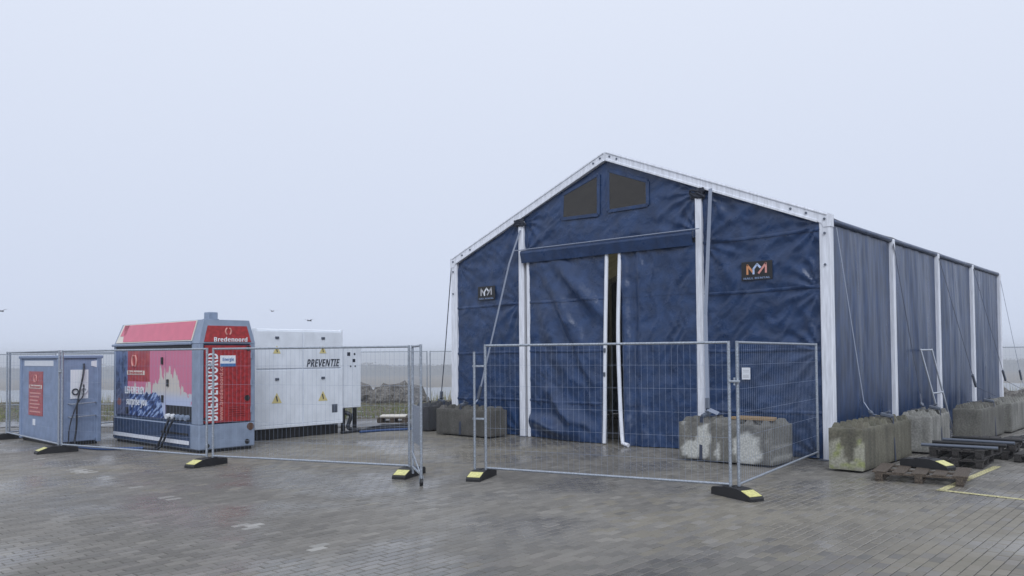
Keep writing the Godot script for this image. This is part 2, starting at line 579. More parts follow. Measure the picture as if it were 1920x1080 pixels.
func crinkle(x: float, y: float, size: float, pull := 0.65) -> float:
	var along := x * cos(pull) + y * sin(pull)
	var across := -x * sin(pull) + y * cos(pull)
	var bend := wob.get_noise_2d(x * 0.7, y * 0.7 + 31.0) * 0.35
	var long := 1.0 - absf(wob.get_noise_2d(along * 0.45, (across + bend) * 1.7 + 20.0)) * 2.4
	var small := 1.0 - absf(wob.get_noise_2d(along * 1.1 + 60.0, (across + bend) * 3.6)) * 2.2
	var where := smoothstep(-0.25, 0.35, wob.get_noise_2d(x * 0.8 + 90.0, y * 0.8))
	return (wob.get_noise_2d(x * 0.6, y * 0.6) * 0.7 + maxf(long, 0.0) * 0.42 + maxf(small, 0.0) * 0.24 * where) * size

# pleats that run out from the points where the cloth is held
func pulled(x: float, y: float, held: Array, size: float) -> float:
	var z := 0.0
	for c in held:
		var d: Vector2 = Vector2(x, y) - c
		var a := atan2(d.y, d.x)
		z += size * exp(-d.length() / 0.85) * smoothstep(0.02, 0.25, d.length()) * pow(0.5 + 0.5 * sin(a * 13.0 + c.x * 3.0 + wob.get_noise_2d(x * 1.5, y * 1.5) * 2.0), 1.5)
	return z

func cloth(parent: Node, called: String, x0: float, x1: float, low: float, high: Callable, z: Callable, m: Material, seams := [], keep = null) -> MeshInstance3D:
	var s := st()
	var nu := maxi(int((x1 - x0) / 0.045), 2)
	var nv := maxi(int((high.call((x0 + x1) * 0.5) - low) / 0.045), 2)
	sheet(s, nu, nv, func(a: float, b: float) -> Vector3:
		var x := lerpf(x0, x1, a)
		var y := lerpf(low, high.call(x), b)
		return Vector3(x, y, z.call(x, y)), Vector3.BACK, null, keep)
	var o := part(parent, called, s, m)
	for y in seams:      # welded laps: a doubled strip standing a little proud
		s = st()
		sheet(s, nu, 2, func(a: float, b: float) -> Vector3:
			var x := lerpf(x0 + 0.01, x1 - 0.01, a)
			var yy: float = y + (b - 0.5) * 0.065 + sin(x * 1.7) * 0.012
			return Vector3(x, yy, z.call(x, yy) + 0.010 + 0.016 * (1.0 - absf(b - 0.5) * 2.0)), Vector3.BACK)
		part(o, "seam", s, m)
	return o

func tent() -> void:
	var t := thing("storage_tent", "large navy blue gabled storage tent with white frame and parted front curtains", "tent")
	var z_front := 0.05
	# front frame
	for sd in [-1.0, 1.0]:
		var s := st()
		span(s, Vector3(sd * 4.515, 0.0, -0.10), Vector3(sd * HALF, 4.16, z_front), 0.012)
		var post := part(t, "corner_post", s, M.white_paint)
		s = st()
		span(s, Vector3(sd * 4.44, 0.0, -0.16), Vector3(sd * 4.79, 0.016, 0.14), 0.004)
		part(post, "base_plate", s, M.bolt)
		# rafter with a lip along its lower edge
		s = st()
		var top := func(x: float) -> float: return 6.20 - absf(x) * 0.407
		var end: float = sd * 4.73
		prism(s, [Vector2(sd * 0.16, top.call(0.16) - 0.0), Vector2(end, top.call(4.73)), Vector2(end, 4.06), Vector2(sd * 4.60, 4.06), Vector2(sd * 4.56, roof_under(4.56)), Vector2(sd * 0.0, 5.99), Vector2(0.0, 6.165), Vector2(sd * 0.05, 6.165)], -0.08, z_front + 0.012)
		var rafter := part(t, "rafter", s, M.white_paint)
		s = st()
		bar(s, Vector3(sd * 0.03, 5.995, z_front + 0.022), Vector3(sd * 4.50, roof_under(4.50) + 0.012, z_front + 0.022), 0.045, 0.03, Vector3(0.0, 1.0, 0.0).cross(Vector3.BACK), 0.006)
		part(rafter, "lip", s, M.white_paint)
		s = st()
		bar(s, Vector3(sd * 0.03, 6.155, z_front + 0.018), Vector3(sd * 4.66, top.call(4.66) - 0.03, z_front + 0.018), 0.03, 0.024, Vector3(1, 0, 0), 0.006)
		part(rafter, "rib", s, M.white_paint)
		for b in [[4.62, 4.20], [4.62, 3.95], [4.30, 4.34], [4.62, 3.40], [4.02, 4.45], [0.12, 6.05], [0.30, 5.97]]:
			s = st()
			tube(s, [Vector3(sd * b[0], b[1], z_front + 0.012), Vector3(sd * b[0], b[1], z_front + 0.032)], 0.022, 6)
			part(rafter, "bolt", s, M.bolt)
	for g in [[-2.45, -2.30, 4.93], [2.115, 2.25, 4.90]]:
		var s := st()
		span(s, Vector3(g[0], 0.0, -0.06), Vector3(g[1], g[2], z_front + 0.03), 0.014)
		var post := part(t, "gable_post", s, M.white_paint)
		s = st()
		tube(s, [Vector3((g[0] + g[1]) * 0.5, g[2] - 0.02, -0.02), Vector3((g[0] + g[1]) * 0.5, g[2] - 0.02, z_front + 0.028)], (g[1] - g[0]) * 0.48, 14)
		part(post, "rounded_head", s, M.white_paint)
		s = st()
		span(s, Vector3(g[0] - 0.06, 0.0, -0.1), Vector3(g[1] + 0.08, 0.014, 0.16), 0.004)
		part(post, "base_plate", s, M.bolt)
		s = st()
		span(s, Vector3(g[0] + 0.03, g[2] - 0.1, -0.03), Vector3(g[1] - 0.03, roof_under(g[0]) + 0.03, 0.03), 0.004)
		part(post, "bracket", s, M.bolt)
		# bunched cloth where the post meets the rafter
		s = st()
		var cx: float = (g[0] + g[1]) * 0.5
		for i in 5:
			var pts := []
			for k in 7:
				pts.append(Vector3(cx + rng.randf_range(-0.17, 0.17), roof_under(cx) - rng.randf_range(0.02, 0.22), 0.06 + rng.randf_range(0.0, 0.05)))
			tube(s, smooth_line(pts, 20), rng.randf_range(0.014, 0.026), 6)
		part(post, "bunched_cloth", s, M.black_cloth)
	var j := st()
	span(j, Vector3(-2.20, 0.0, 0.02), Vector3(-2.12, 3.99, 0.09), 0.012)
	part(t, "door_jamb", j, M.white_paint)

	# gable cloth
	cloth(t, "gable_panel", -4.53, -2.44, 0.02, func(x: float) -> float: return roof_under(x) + 0.03, func(x: float, y: float) -> float: return crinkle(x, y, 0.050, 2.45) - 0.03 + pulled(x, y, [Vector2(-4.5, 4.15), Vector2(-2.45, 5.0), Vector2(-2.45, 0.0), Vector2(-4.5, 0.0), Vector2(-2.45, 3.05)], 0.05), M.front, [3.05, 1.92, 0.82])
	cloth(t, "gable_panel", 2.24, 4.53, 0.02, func(x: float) -> float: return roof_under(x) + 0.03, func(x: float, y: float) -> float: return crinkle(x + 9.0, y, 0.058, 0.6) - 0.04 + pulled(x, y, [Vector2(4.5, 4.15), Vector2(2.26, 5.05), Vector2(2.26, 0.0), Vector2(4.5, 0.0), Vector2(2.26, 4.02), Vector2(4.5, 3.0), Vector2(4.5, 1.9)], 0.055), M.front, [4.02, 3.02, 1.92, 0.80])
	var windows := [[Vector2(-1.21, 4.88), Vector2(-0.22, 4.86), Vector2(-0.21, 5.73), Vector2(-1.18, 5.42)], [Vector2(0.035, 4.90), Vector2(1.01, 4.91), Vector2(1.01, 5.40), Vector2(0.04, 5.78)]]
	var peak := cloth(t, "peak_panel", -2.32, 2.13, 4.16, func(x: float) -> float: return roof_under(x) + 0.03, func(x: float, y: float) -> float: return crinkle(x + 4.0, y, 0.03, 0.3) - 0.02 + pulled(x, y, [Vector2(-2.3, 4.95), Vector2(2.12, 5.0), Vector2(-2.3, 4.2), Vector2(2.12, 4.2)], 0.045), M.front, [],
		func(p: Vector3) -> bool:
			for w in windows:
				if Geometry2D.is_point_in_polygon(Vector2(p.x, p.y), PackedVector2Array(w)):
					return false
			return true)
	for w in windows:
		var s := st()
		slab(s, Vector3(w[0].x, w[0].y, 0.012), Vector3(w[1].x, w[1].y, 0.012), Vector3(w[2].x, w[2].y, 0.012), Vector3(w[3].x, w[3].y, 0.012), 0.003, Vector3.BACK)
		var pane := part(t, "window_pane", s, M.window)
		for i in 4:
			s = st()
			var a := Vector3(w[i].x, w[i].y, 0.012)
			var b := Vector3(w[(i + 1) % 4].x, w[(i + 1) % 4].y, 0.012)
			bar(s, a, b, 0.075, 0.02, (b - a).cross(Vector3.BACK), 0.006)
			part(pane, "window_border", s, M.front)
	# header above the doors
	j = st()
	tube(j, [Vector3(-2.29, 4.19, 0.13), Vector3(2.11, 4.19, 0.13)], 0.075, 14)
	part(t, "door_track", j, M.front)
	j = st()
	tube(j, [Vector3(-2.46, 4.27, 0.20), Vector3(2.27, 4.27, 0.20)], 0.012, 6)
	part(t, "track_rod", j, M.strap)
	cloth(t, "valance", -2.29, 2.11, 3.97, func(_x: float) -> float: return 4.17, func(x: float, y: float) -> float: return 0.20 - (4.17 - y) * 0.25 + crinkle(x, y, 0.012), M.front)
	j = st()
	span(j, Vector3(-2.29, 3.985, 0.0), Vector3(2.11, 4.14, 0.05), 0.01)
	part(t, "door_beam", j, M.black_cloth)

	# curtains: they hang from the header and kick out towards the ground
	var left := func(x: float, y: float) -> float:
		var drop := clampf((4.0 - y) / 4.0, 0.0, 1.0)
		var z := 0.05 + drop * 0.22 * smoothstep(-2.1, -0.6, x)
		for r in [[-1.35, 3.95, -0.05, 2.70, 0.16, 0.075], [-1.75, 3.90, -0.35, 1.75, 0.15, 0.060], [-1.95, 3.3, -0.9, 1.25, 0.20, 0.04], [-1.2, 2.9, -0.25, 1.2, 0.10, 0.035], [-1.5, 1.05, -0.45, 0.12, 0.15, 0.09], [-2.05, 0.38, -0.8, 0.16, 0.14, 0.12], [-0.95, 0.62, -0.2, 0.28, 0.10, 0.05]]:
			var a := Vector2(r[0], r[1])
			var b := Vector2(r[2], r[3])
			var q := Geometry2D.get_closest_point_to_segment(Vector2(x, y), a, b)
			var along := (q - a).length() / (b - a).length()
			var dd: float = (Vector2(x, y) - q).length() / r[4]
			z += 2.0 * r[5] * exp(-dd * dd) * (0.35 + 0.65 * sin(PI * clampf(along, 0.06, 0.94)))
		return z + crinkle(x + 2.0, y, 0.05, 2.4)
	var right := func(x: float, y: float) -> float:
		var drop := clampf((4.0 - y) / 4.0, 0.0, 1.0)
		var z := 0.05 + drop * 0.20 * smoothstep(2.1, 0.7, x)
		var near := smoothstep(1.55, 0.4, x)
		z += near * 0.12 * pow(0.5 + 0.5 * sin((x - drop * 0.2) * 17.0), 1.6) * (0.55 + 0.45 * drop)
		z += 0.022 * sin(x * 7.0 + 1.0) * (1.0 - near) + crinkle(x + 14.0, y, 0.05, 1.45)
		return z
	cloth(t, "door_curtain", -2.13, 0.03, 0.015, func(_x: float) -> float: return 4.03, left, M.front, [3.06, 1.95, 0.84])
	# the edge of the other curtain leans, so it is built on its own slanting outline
	j = st()
	sheet(j, 44, 90, func(a: float, b: float) -> Vector3:
		var y := lerpf(0.015, 4.03, b)
		var x := lerpf(0.60 - 0.25 * b, 2.13, a)
		return Vector3(x, y, right.call(x, y)), Vector3.BACK)
	var rc := part(t, "door_curtain", j, M.front)
	for y in [3.06, 1.95, 0.84]:
		j = st()
		sheet(j, 44, 2, func(a: float, b: float) -> Vector3:
			var yy: float = y + (b - 0.5) * 0.045
			var x := lerpf(0.62 - 0.25 * y / 4.0, 2.12, a)
			return Vector3(x, yy, right.call(x, yy) + 0.008), Vector3.BACK)
		part(rc, "seam", j, M.front)
	j = st()
	tube(j, smooth_line([Vector3(0.04, 3.99, 0.09), Vector3(0.06, 2.2, 0.20), Vector3(0.08, 0.6, 0.28), Vector3(0.075, 0.02, 0.30)], 16), 0.042, 10)
	part(t, "curtain_edge", j, M.white_paint)
	j = st()
	tube(j, smooth_line([Vector3(0.37, 3.98, 0.09), Vector3(0.41, 2.4, 0.24), Vector3(0.50, 1.1, 0.34), Vector3(0.60, 0.15, 0.42), Vector3(0.63, 0.06, 0.44), Vector3(0.70, 0.04, 0.46), Vector3(0.78, 0.04, 0.47)], 24), 0.042, 10)
	part(t, "curtain_edge", j, M.white_paint)
	for e in [Vector3(0.085, 1.95, 0.27), Vector3(0.085, 1.45, 0.29), Vector3(0.40, 1.9, 0.26), Vector3(0.44, 1.5, 0.28)]:
		j = st()
		cbox(j, e, Vector3(0.04, 0.09, 0.04), 0.008)
		part(t, "latch", j, M.bolt)

	# sides, roof and rear
	for sd in [-1.0, 1.0]:
		for k in 4:
			var z0 := -0.10 - BAY * k if k == 0 else -BAY * k - 0.03
			var z1 := -BAY * (k + 1) + 0.03
			var s := st()
			sheet(s, 70, 40, func(a: float, b: float) -> Vector3:
				var z := lerpf(z0, z1, a)
				var y := lerpf(0.015, 4.17, b)
				var belly := sin(PI * a) * sin(PI * b) * (0.03 + 0.012 * ((k * 7) % 3))
				var slack := smoothstep(-0.3, 0.4, wob.get_noise_2d(z * 0.9 + k * 31.0, y * 0.5))
				var fold := wob.get_noise_2d(z * 2.1 + k * 17.0, y * 0.3) * 0.022 + wob.get_noise_2d(z * 6.5 + y * 0.25, y * 0.35 + 30.0) * 0.010 * slack
				return Vector3(sd * (HALF - 0.055 + belly + fold * sin(PI * clampf(a, 0.02, 0.98))), y, z), Vector3(sd, 0, 0))
			var wall := part(t, "side_panel", s, M.side)
			s = st()
			sheet(s, 60, 2, func(a: float, b: float) -> Vector3:
				var z := lerpf(z0, z1, a)
				return Vector3(sd * (HALF - 0.02 + sin(PI * a) * 0.02 + b * 0.0), 0.02 + b * 0.42, z), Vector3(sd, 0, 0))
			part(wall, "skirt", s, M.front)
			s = st()
			tube(s, [Vector3(sd * (HALF - 0.03), 4.17, z0), Vector3(sd * (HALF - 0.03), 4.17, z1)], 0.05, 8)
			part(t, "eave_beam", s, M.side)
			s = st()
			var zz := -BAY * (k + 1)
			span(s, Vector3(sd * (HALF - 0.10), 0.0, zz - 0.06), Vector3(sd * (HALF + 0.035), 4.19, zz + 0.06), 0.014)
			part(t, "side_post", s, M.white_paint)
			s = st()
			bar(s, Vector3(sd * (HALF - 0.08), 4.12, zz), Vector3(sd * 0.02, 6.02, zz), 0.12, 0.16, Vector3.BACK, 0.01)
			part(t, "rafter", s, M.white_paint)
			# roof skin of this bay
			s = st()
			sheet(s, 20, 24, func(a: float, b: float) -> Vector3:
				var z := lerpf(-BAY * k + (-0.02 if k == 0 else 0.0), z1 - 0.03, a)
				var x := lerpf(HALF + 0.01, 0.0, b)
				return Vector3(sd * x, 6.135 - x * 0.407 - sin(PI * a) * 0.03 + wob.get_noise_2d(x * 1.5, z * 1.5) * 0.01, z), Vector3.UP)
			part(t, "roof_panel", s, M.roof)
	j = st()
	sheet(j, 40, 40, func(a: float, b: float) -> Vector3:
		var x := lerpf(-HALF + 0.05, HALF - 0.05, a)
		return Vector3(x, lerpf(0.01, roof_under(x) + 0.08, b), -BAY * 4 + crinkle(x, b * 4.0, 0.03)), Vector3.FORWARD)
	part(t, "rear_panel", j, M.front)

	# printed signs on the gable cloth
	logo(t, Vector3(-3.51, 3.36, 0.035), 0.56, 0.33, M.pale_grey, M.white_sign, M.pale_grey)
	logo(t, Vector3(3.355, 3.39, 0.045), 0.60, 0.345, M.orange, M.pale_blue, M.rose)
	j = st()
	span(j, Vector3(3.02, 1.38, 0.028), Vector3(3.19, 1.60, 0.034), 0.001)
	var paper := part(t, "notice", j, M.white_sign, "white paper notice")
	for y in [1.55, 1.52, 1.46, 1.44, 1.42]:
		j = st()
		span(j, Vector3(3.045, y - 0.004, 0.034), Vector3(3.165, y + 0.004, 0.0355), 0.0004)
		part(paper, "printed_line", j, M.pale_grey)

func stroke(s: SurfaceTool, pts: Array, w: float) -> void:
	for i in pts.size() - 1:
		var a := Vector3(pts[i].x, pts[i].y, 0)
		var b := Vector3(pts[i + 1].x, pts[i + 1].y, 0)
		var d := (b - a).normalized() * w * 0.3
		bar(s, a - d, b + d, w, 0.006, (b - a).cross(Vector3.BACK), 0.0015)

func logo(t: Node, at: Vector3, w: float, h: float, first: Material, middle: Material, last: Material) -> void:
	var s := st()
	cbox(s, Vector3.ZERO, Vector3(w, h, 0.012), 0.003)
	var plate := part(t, "logo_sign", s, M.black)
	plate.position = at
	var P := func(x: float, y: float) -> Vector2: return Vector2((x - 0.5) * w, (0.5 - y) * h)
	for k in [[first, [P.call(0.20, 0.66), P.call(0.20, 0.18), P.call(0.37, 0.56)]], [middle, [P.call(0.40, 0.66), P.call(0.40, 0.40), P.call(0.52, 0.16), P.call(0.62, 0.34)]], [last, [P.call(0.57, 0.64), P.call(0.80, 0.14), P.call(0.80, 0.62)]]]:
		s = st()
		stroke(s, k[1], w * 0.062)
		part(plate, "emblem", s, k[0]).position.z = 0.010
	lettering(plate, "HALL RENTAL", h * 0.10, M.dull_blue, Vector3(0, -h * 0.40, 0.009), Basis.IDENTITY, w * 0.86)

# ---------------------------------------------------------------- ballast
func block(x0: float, x1: float, z0: float, z1: float, h: float, label: String, look: Callable, studs: Vector2i, turn := 0.0, band := -1.0) -> Node3D:
	var c := Vector3((x0 + x1) * 0.5, 0, (z0 + z1) * 0.5)
	var t := thing("concrete_block", label, "concrete block", c, turn, "concrete ballast blocks around the tent")
	var w := (x1 - x0) * 0.5
	var d := (z1 - z0) * 0.5
	var s := st()
	var wave := func(p: Vector3) -> Vector3:
		var q := p + c
		var e := 0.012
		var o := Vector3(wob.get_noise_3d(q.x * 2.0, q.y * 2.0, q.z * 2.0), wob.get_noise_3d(q.x * 2.0 + 40.0, q.y * 2.0, q.z * 2.0), wob.get_noise_3d(q.x * 2.0, q.y * 2.0 + 40.0, q.z * 2.0)) * 0.005
		# rounded arrises
		var k := Vector3(absf(p.x) - w, absf(p.y - h * 0.5 - 0.02) - (h * 0.5 - 0.02), absf(p.z) - d)
		var near := 0
		for i in 3:
			if k[i] > -0.03:
				near += 1
		if near >= 2:
			p = Vector3(p.x * (1.0 - e / w), lerpf(p.y, h * 0.5, 0.02), p.z * (1.0 - e / d))
		return p + o
	var tone := func(p: Vector3) -> Color:
		return look.call(p + c, p)
	var nx := int(w * 2 / 0.05)
	var ny := int(h / 0.045)
	var nz := int(d * 2 / 0.05)
	for sg in [-1.0, 1.0]:
		sheet(s, nx, ny, func(a: float, b: float) -> Vector3: return wave.call(Vector3(lerpf(-w, w, a), lerpf(0.03, h, b), sg * d)), Vector3(0, 0, sg), tone)
		sheet(s, nz, ny, func(a: float, b: float) -> Vector3: return wave.call(Vector3(sg * w, lerpf(0.03, h, b), lerpf(-d, d, a))), Vector3(sg, 0, 0), tone)
	sheet(s, nx, nz, func(a: float, b: float) -> Vector3: return wave.call(Vector3(lerpf(-w, w, a), h, lerpf(-d, d, b))), Vector3.UP, tone)
	sheet(s, 2, 2, func(a: float, b: float) -> Vector3: return wave.call(Vector3(lerpf(-w, w, a), 0.03, lerpf(-d, d, b))), Vector3.DOWN, tone)
	part(t, "body", s, M.concrete)
	for q in [-0.6, 0.6]:
		s = st()
		if w > d:
			span(s, Vector3(q * w - 0.06, 0.0, -d * 0.8), Vector3(q * w + 0.06, 0.034, d * 0.8), 0.004)
		else:
			span(s, Vector3(-w * 0.8, 0.0, q * d - 0.06), Vector3(w * 0.8, 0.034, q * d + 0.06), 0.004)
		part(t, "bearer", s, M.old_wood)
	for i in studs.x:
		for k in studs.y:
			s = st()
			var px := lerpf(-w, w, (i + 0.5) / studs.x)
			var pz := lerpf(-d, d, (k + 0.5) / studs.y)
			var r := minf(w / studs.x, d / studs.y) * 0.66
			var tint: Color = tone.call(Vector3(px, h, pz))
			var rr := r * 0.45
			var hh := 0.075 + rng.randf() * 0.012
			var lo := [Vector3(-r, 0, -r), Vector3(r, 0, -r), Vector3(r, 0, r), Vector3(-r, 0, r)]
			var hi := [Vector3(-rr, hh, -rr), Vector3(rr, hh, -rr), Vector3(rr, hh, rr), Vector3(-rr, hh, rr)]
			var o := Vector3(px, h - 0.005, pz)
			quad(s, o + hi[0], o + hi[1], o + hi[2], o + hi[3], Vector3.UP, tint)
			for m in 4:
				var n := (m + 1) % 4
				quad(s, o + lo[m], o + lo[n], o + hi[n], o + hi[m], lo[m] + lo[n] + Vector3.UP * 0.02, tint)
			part(t, "stud", s, M.concrete)
	return t

func strap(label: String, pts: Array, dark := false, side := Vector3(0, 0, 1), wide := 0.036) -> void:
	var s := st()
	for i in pts.size() - 1:
		bar(s, pts[i], pts[i + 1], wide, 0.006, side, 0.002)
	var o := thing("tie_down_strap", label, "strap", Vector3.ZERO, 0.0, "straps that tie the tent to its ballast")
	part(o, "webbing", s, M.strap_dark if dark else M.strap)
	if pts.size() > 2:
		s = st()
		var p: Vector3 = pts[pts.size() - 2]
		var q: Vector3 = p.lerp(pts[pts.size() - 3], 0.08)
		bar(s, p, q + (q - p).normalized() * 0.06, 0.08, 0.05, side, 0.01)
		part(o, "ratchet", s, M.bolt)

func girth(x: float, z: float, w: float, h: float, along_x: bool, label: String) -> void:
	# a strap laid round a block across its length
	var s := st()
	var k := w * 0.5 + 0.012
	var a := [Vector3(0, 0.04, k), Vector3(0, h + 0.09, k * 0.9), Vector3(0, h + 0.09, -k * 0.9), Vector3(0, 0.04, -k)]
	for i in 3:
		bar(s, a[i], a[i + 1], 0.06, 0.006, Vector3(1, 0, 0), 0.002)
	var o := thing("block_strap", label, "strap", Vector3(x, 0, z), 0.0 if along_x else PI / 2, "straps wrapped around the ballast blocks")
	part(o, "webbing", s, M.strap_dark)
	s = st()
	cbox(s, Vector3(0, h + 0.12, k * 0.55), Vector3(0.09, 0.06, 0.2), 0.012, Basis(Vector3.RIGHT, 0.2))
	cbox(s, Vector3(0.03, h + 0.16, k * 0.45), Vector3(0.05, 0.03, 0.16), 0.01, Basis(Vector3.RIGHT, -0.35))
	part(o, "ratchet", s, M.bolt)

func blocks_and_straps() -> void:
	var plain := func(base: Color) -> Callable:
		return func(q: Vector3, p: Vector3) -> Color:
			var n := wob.get_noise_3d(q.x * 1.6, q.y * 1.6, q.z * 1.6) * 0.35 + wob.get_noise_3d(q.x * 6.0, q.y * 2.0, q.z * 6.0) * 0.22
			var run := wob.get_noise_3d(q.x * 7.0 + 5.0, q.y * 0.6, q.z * 7.0)
			var c := base * (1.0 + n)
			return c.lerp(Color(0.06, 0.058, 0.05), clampf(run * 1.1, 0.0, 0.35))
	# front of the tent, pale lime patches on dark damp concrete
	var limed := func(q: Vector3, p: Vector3) -> Color:
		var base: Color = plain.call(Color(0.20, 0.195, 0.175)).call(q, p)
		var best := 0.0
		for b in [[-0.62, 0.20, 0.20, 0.15], [-0.38, 0.36, 0.14, 0.30], [0.42, 0.28, 0.27, 0.27], [-0.10, 0.2, 0.05, 0.14]]:
			var dd: float = Vector2((p.x - b[0]) / b[2], (p.y - b[1]) / b[3]).length()
			best = maxf(best, 1.15 - dd)
		best += wob.get_noise_2d(q.x * 5.0, q.y * 5.0) * 0.3
		return base.lerp(Color(0.60, 0.60, 0.56), smoothstep(0.10, 0.28, best))
	block(2.54, 4.27, 0.72, 1.55, 0.68, "concrete block with two whitish patches in front of the tent door post", limed, Vector2i(6, 3))
	# lower face bleached, dark damp band with a drip along the top
	var dripped := func(q: Vector3, p: Vector3) -> Color:
		var base: Color = plain.call(Color(0.165, 0.155, 0.115)).call(q, p)
		if p.z < 1.2:
			return base
		var lip := 0.46 - 0.30 * exp(-pow((p.x - 0.06) / 0.085, 2.0)) + wob.get_noise_1d(q.x * 7.0) * 0.11 - 0.05 * smoothstep(-0.1, 0.27, p.x) + 0.10 * smoothstep(0.10, 0.24, p.x)
		var pale := Color(0.40, 0.39, 0.31).lerp(Color(0.33, 0.36, 0.15), smoothstep(0.0, 0.35, wob.get_noise_2d(q.x * 4.0, q.y * 4.0 + 8.0)))
		return base.lerp(pale, smoothstep(0.03, -0.02, p.y - lip + wob.get_noise_2d(q.x * 12.0, q.y * 12.0) * 0.05))
	block(5.05, 5.59, -1.30, 1.26, 0.68, "concrete block with dark dripping stain on its bleached end at the tent corner", dripped, Vector2i(3, 9))
	block(5.16, 5.70, -3.60, -1.88, 0.68, "concrete block beneath the leaning ladder beside the tent wall", plain.call(Color(0.29, 0.285, 0.26)), Vector2i(3, 6), 0.05)
	block(5.46, 6.00, -6.85, -4.60, 0.68, "concrete block behind the ladder, third along the tent side", plain.call(Color(0.17, 0.165, 0.145)), Vector2i(3, 8))
	block(5.55, 6.09, -9.45, -7.15, 0.68, "concrete block fourth along the tent side, beyond the dark pallets", plain.call(Color(0.26, 0.255, 0.23)), Vector2i(3, 8))
	block(5.60, 6.14, -12.6, -10.2, 0.68, "farthest concrete block along the tent side, cut by the picture edge", plain.call(Color(0.22, 0.215, 0.19)), Vector2i(3, 8))
	block(-4.32, -2.58, 0.34, 0.96, 0.62, "plain dark concrete block in front of the narrower tent wall", plain.call(Color(0.115, 0.11, 0.10)), Vector2i(7, 2))
	block(-5.46, -4.92, -1.7, 0.66, 0.62, "dark concrete block standing at the far front corner of the tent", plain.call(Color(0.06, 0.062, 0.07)), Vector2i(3, 8))

	girth(2.98, 1.135, 0.83, 0.68, true, "dark strap wrapped around the concrete block with whitish patches")
	girth(5.32, -0.30, 0.54, 0.68, false, "strap wrapped around the stained concrete block at the tent corner")
	girth(5.43, -2.80, 0.54, 0.68, false, "strap wrapped around the concrete block beneath the ladder")
	girth(5.73, -5.9, 0.54, 0.68, false, "strap wrapped around the third concrete block along the tent side")
	girth(-3.50, 0.65, 0.62, 0.62, true, "strap wrapped around the plain dark block by the narrower tent wall")
	girth(-5.19, 0.1, 0.54, 0.62, false, "strap wrapped around the block at the far front tent corner")

	strap("broad grey strap hanging beside the tent door post to the whitish block", [Vector3(2.47, 5.03, 0.10), Vector3(2.50, 2.6, 0.42), Vector3(2.72, 0.86, 0.80), Vector3(2.96, 0.79, 0.86)], false, Vector3(1, 0, 0), 0.075)
	strap("pale strap slanting across the narrower tent wall under its logo", [Vector3(-2.36, 4.75, 0.10), Vector3(-2.60, 4.0, 0.22), Vector3(-3.50, 0.83, 0.36), Vector3(-3.50, 0.72, 0.5)], false, Vector3(1, 0, 0), 0.05)
	strap("dark strap from the far front tent corner down to its block", [Vector3(-4.70, 4.05, 0.05), Vector3(-4.86, 2.2, 0.10), Vector3(-5.02, 0.80, 0.12), Vector3(-5.15, 0.72, 0.12)], true, Vector3(0, 0, 1), 0.03)
	strap("strap on the tent side nearest its front corner post", [Vector3(4.76, 4.05, -0.12), Vector3(5.02, 1.0, -0.55), Vector3(5.20, 0.80, -0.40), Vector3(5.30, 0.80, -0.32)], false)
	strap("strap running from the second tent side post to the ladder block", [Vector3(4.76, 4.08, -3.30), Vector3(4.96, 1.0, -4.2), Vector3(5.2, 0.80, -3.4), Vector3(5.42, 0.80, -2.86)], true)
	strap("strap running from the third tent side post behind the ladder", [Vector3(4.76, 4.07, -6.75), Vector3(5.12, 1.0, -8.4), Vector3(5.60, 0.80, -8.1)], true)
	strap("strap running from the fourth tent side post", [Vector3(4.76, 4.07, -10.15), Vector3(5.12, 1.05, -11.9), Vector3(5.65, 0.78, -11.6)], true)
	strap("thin strap from the rear tent corner beyond the side wall", [Vector3(4.74, 4.05, -13.55), Vector3(5.05, 1.0, -14.6), Vector3(5.3, 0.05, -14.9)], false, Vector3(0, 0, 1), 0.04)

# ---------------------------------------------------------------- fences
func fence_panel(a: Vector2, b: Vector2, label: String, group: String, height := 2.03, low := 0.13, pitch := 0.085) -> Node3D:
	var d := b - a
	var n := d.length()
	var t := thing("mesh_fence", label, "fence", Vector3(a.x, 0, a.y), -atan2(d.y, d.x), group)
	var r := 0.021
	for x in [0.03, n - 0.03]:
		var s := st()
		tube(s, [Vector3(x, 0.06, 0), Vector3(x, height, 0)], r, 8)
		part(t, "upright", s, M.zinc)
	for y in [low + 0.03, height - 0.02]:
		var s := st()
		tube(s, [Vector3(0.03, y, 0), Vector3(n - 0.03, y, 0)], r * 0.85, 8)
		part(t, "rail", s, M.zinc)
	var s := st()
	var k := int((n - 0.06) / pitch)
	for i in range(1, k):
		var x := 0.03 + (n - 0.06) * i / k
		tube(s, [Vector3(x, low + 0.03, 0.004), Vector3(x, height - 0.02, 0.004)], 0.0012, 4, false)
	for i in range(1, 6):
		var y := lerpf(low, height, i / 6.0)
		tube(s, [Vector3(0.03, y, -0.002), Vector3(n - 0.03, y, -0.002)], 0.0013, 4, false)
	part(t, "wire_mesh", s, M.wire)
	return t

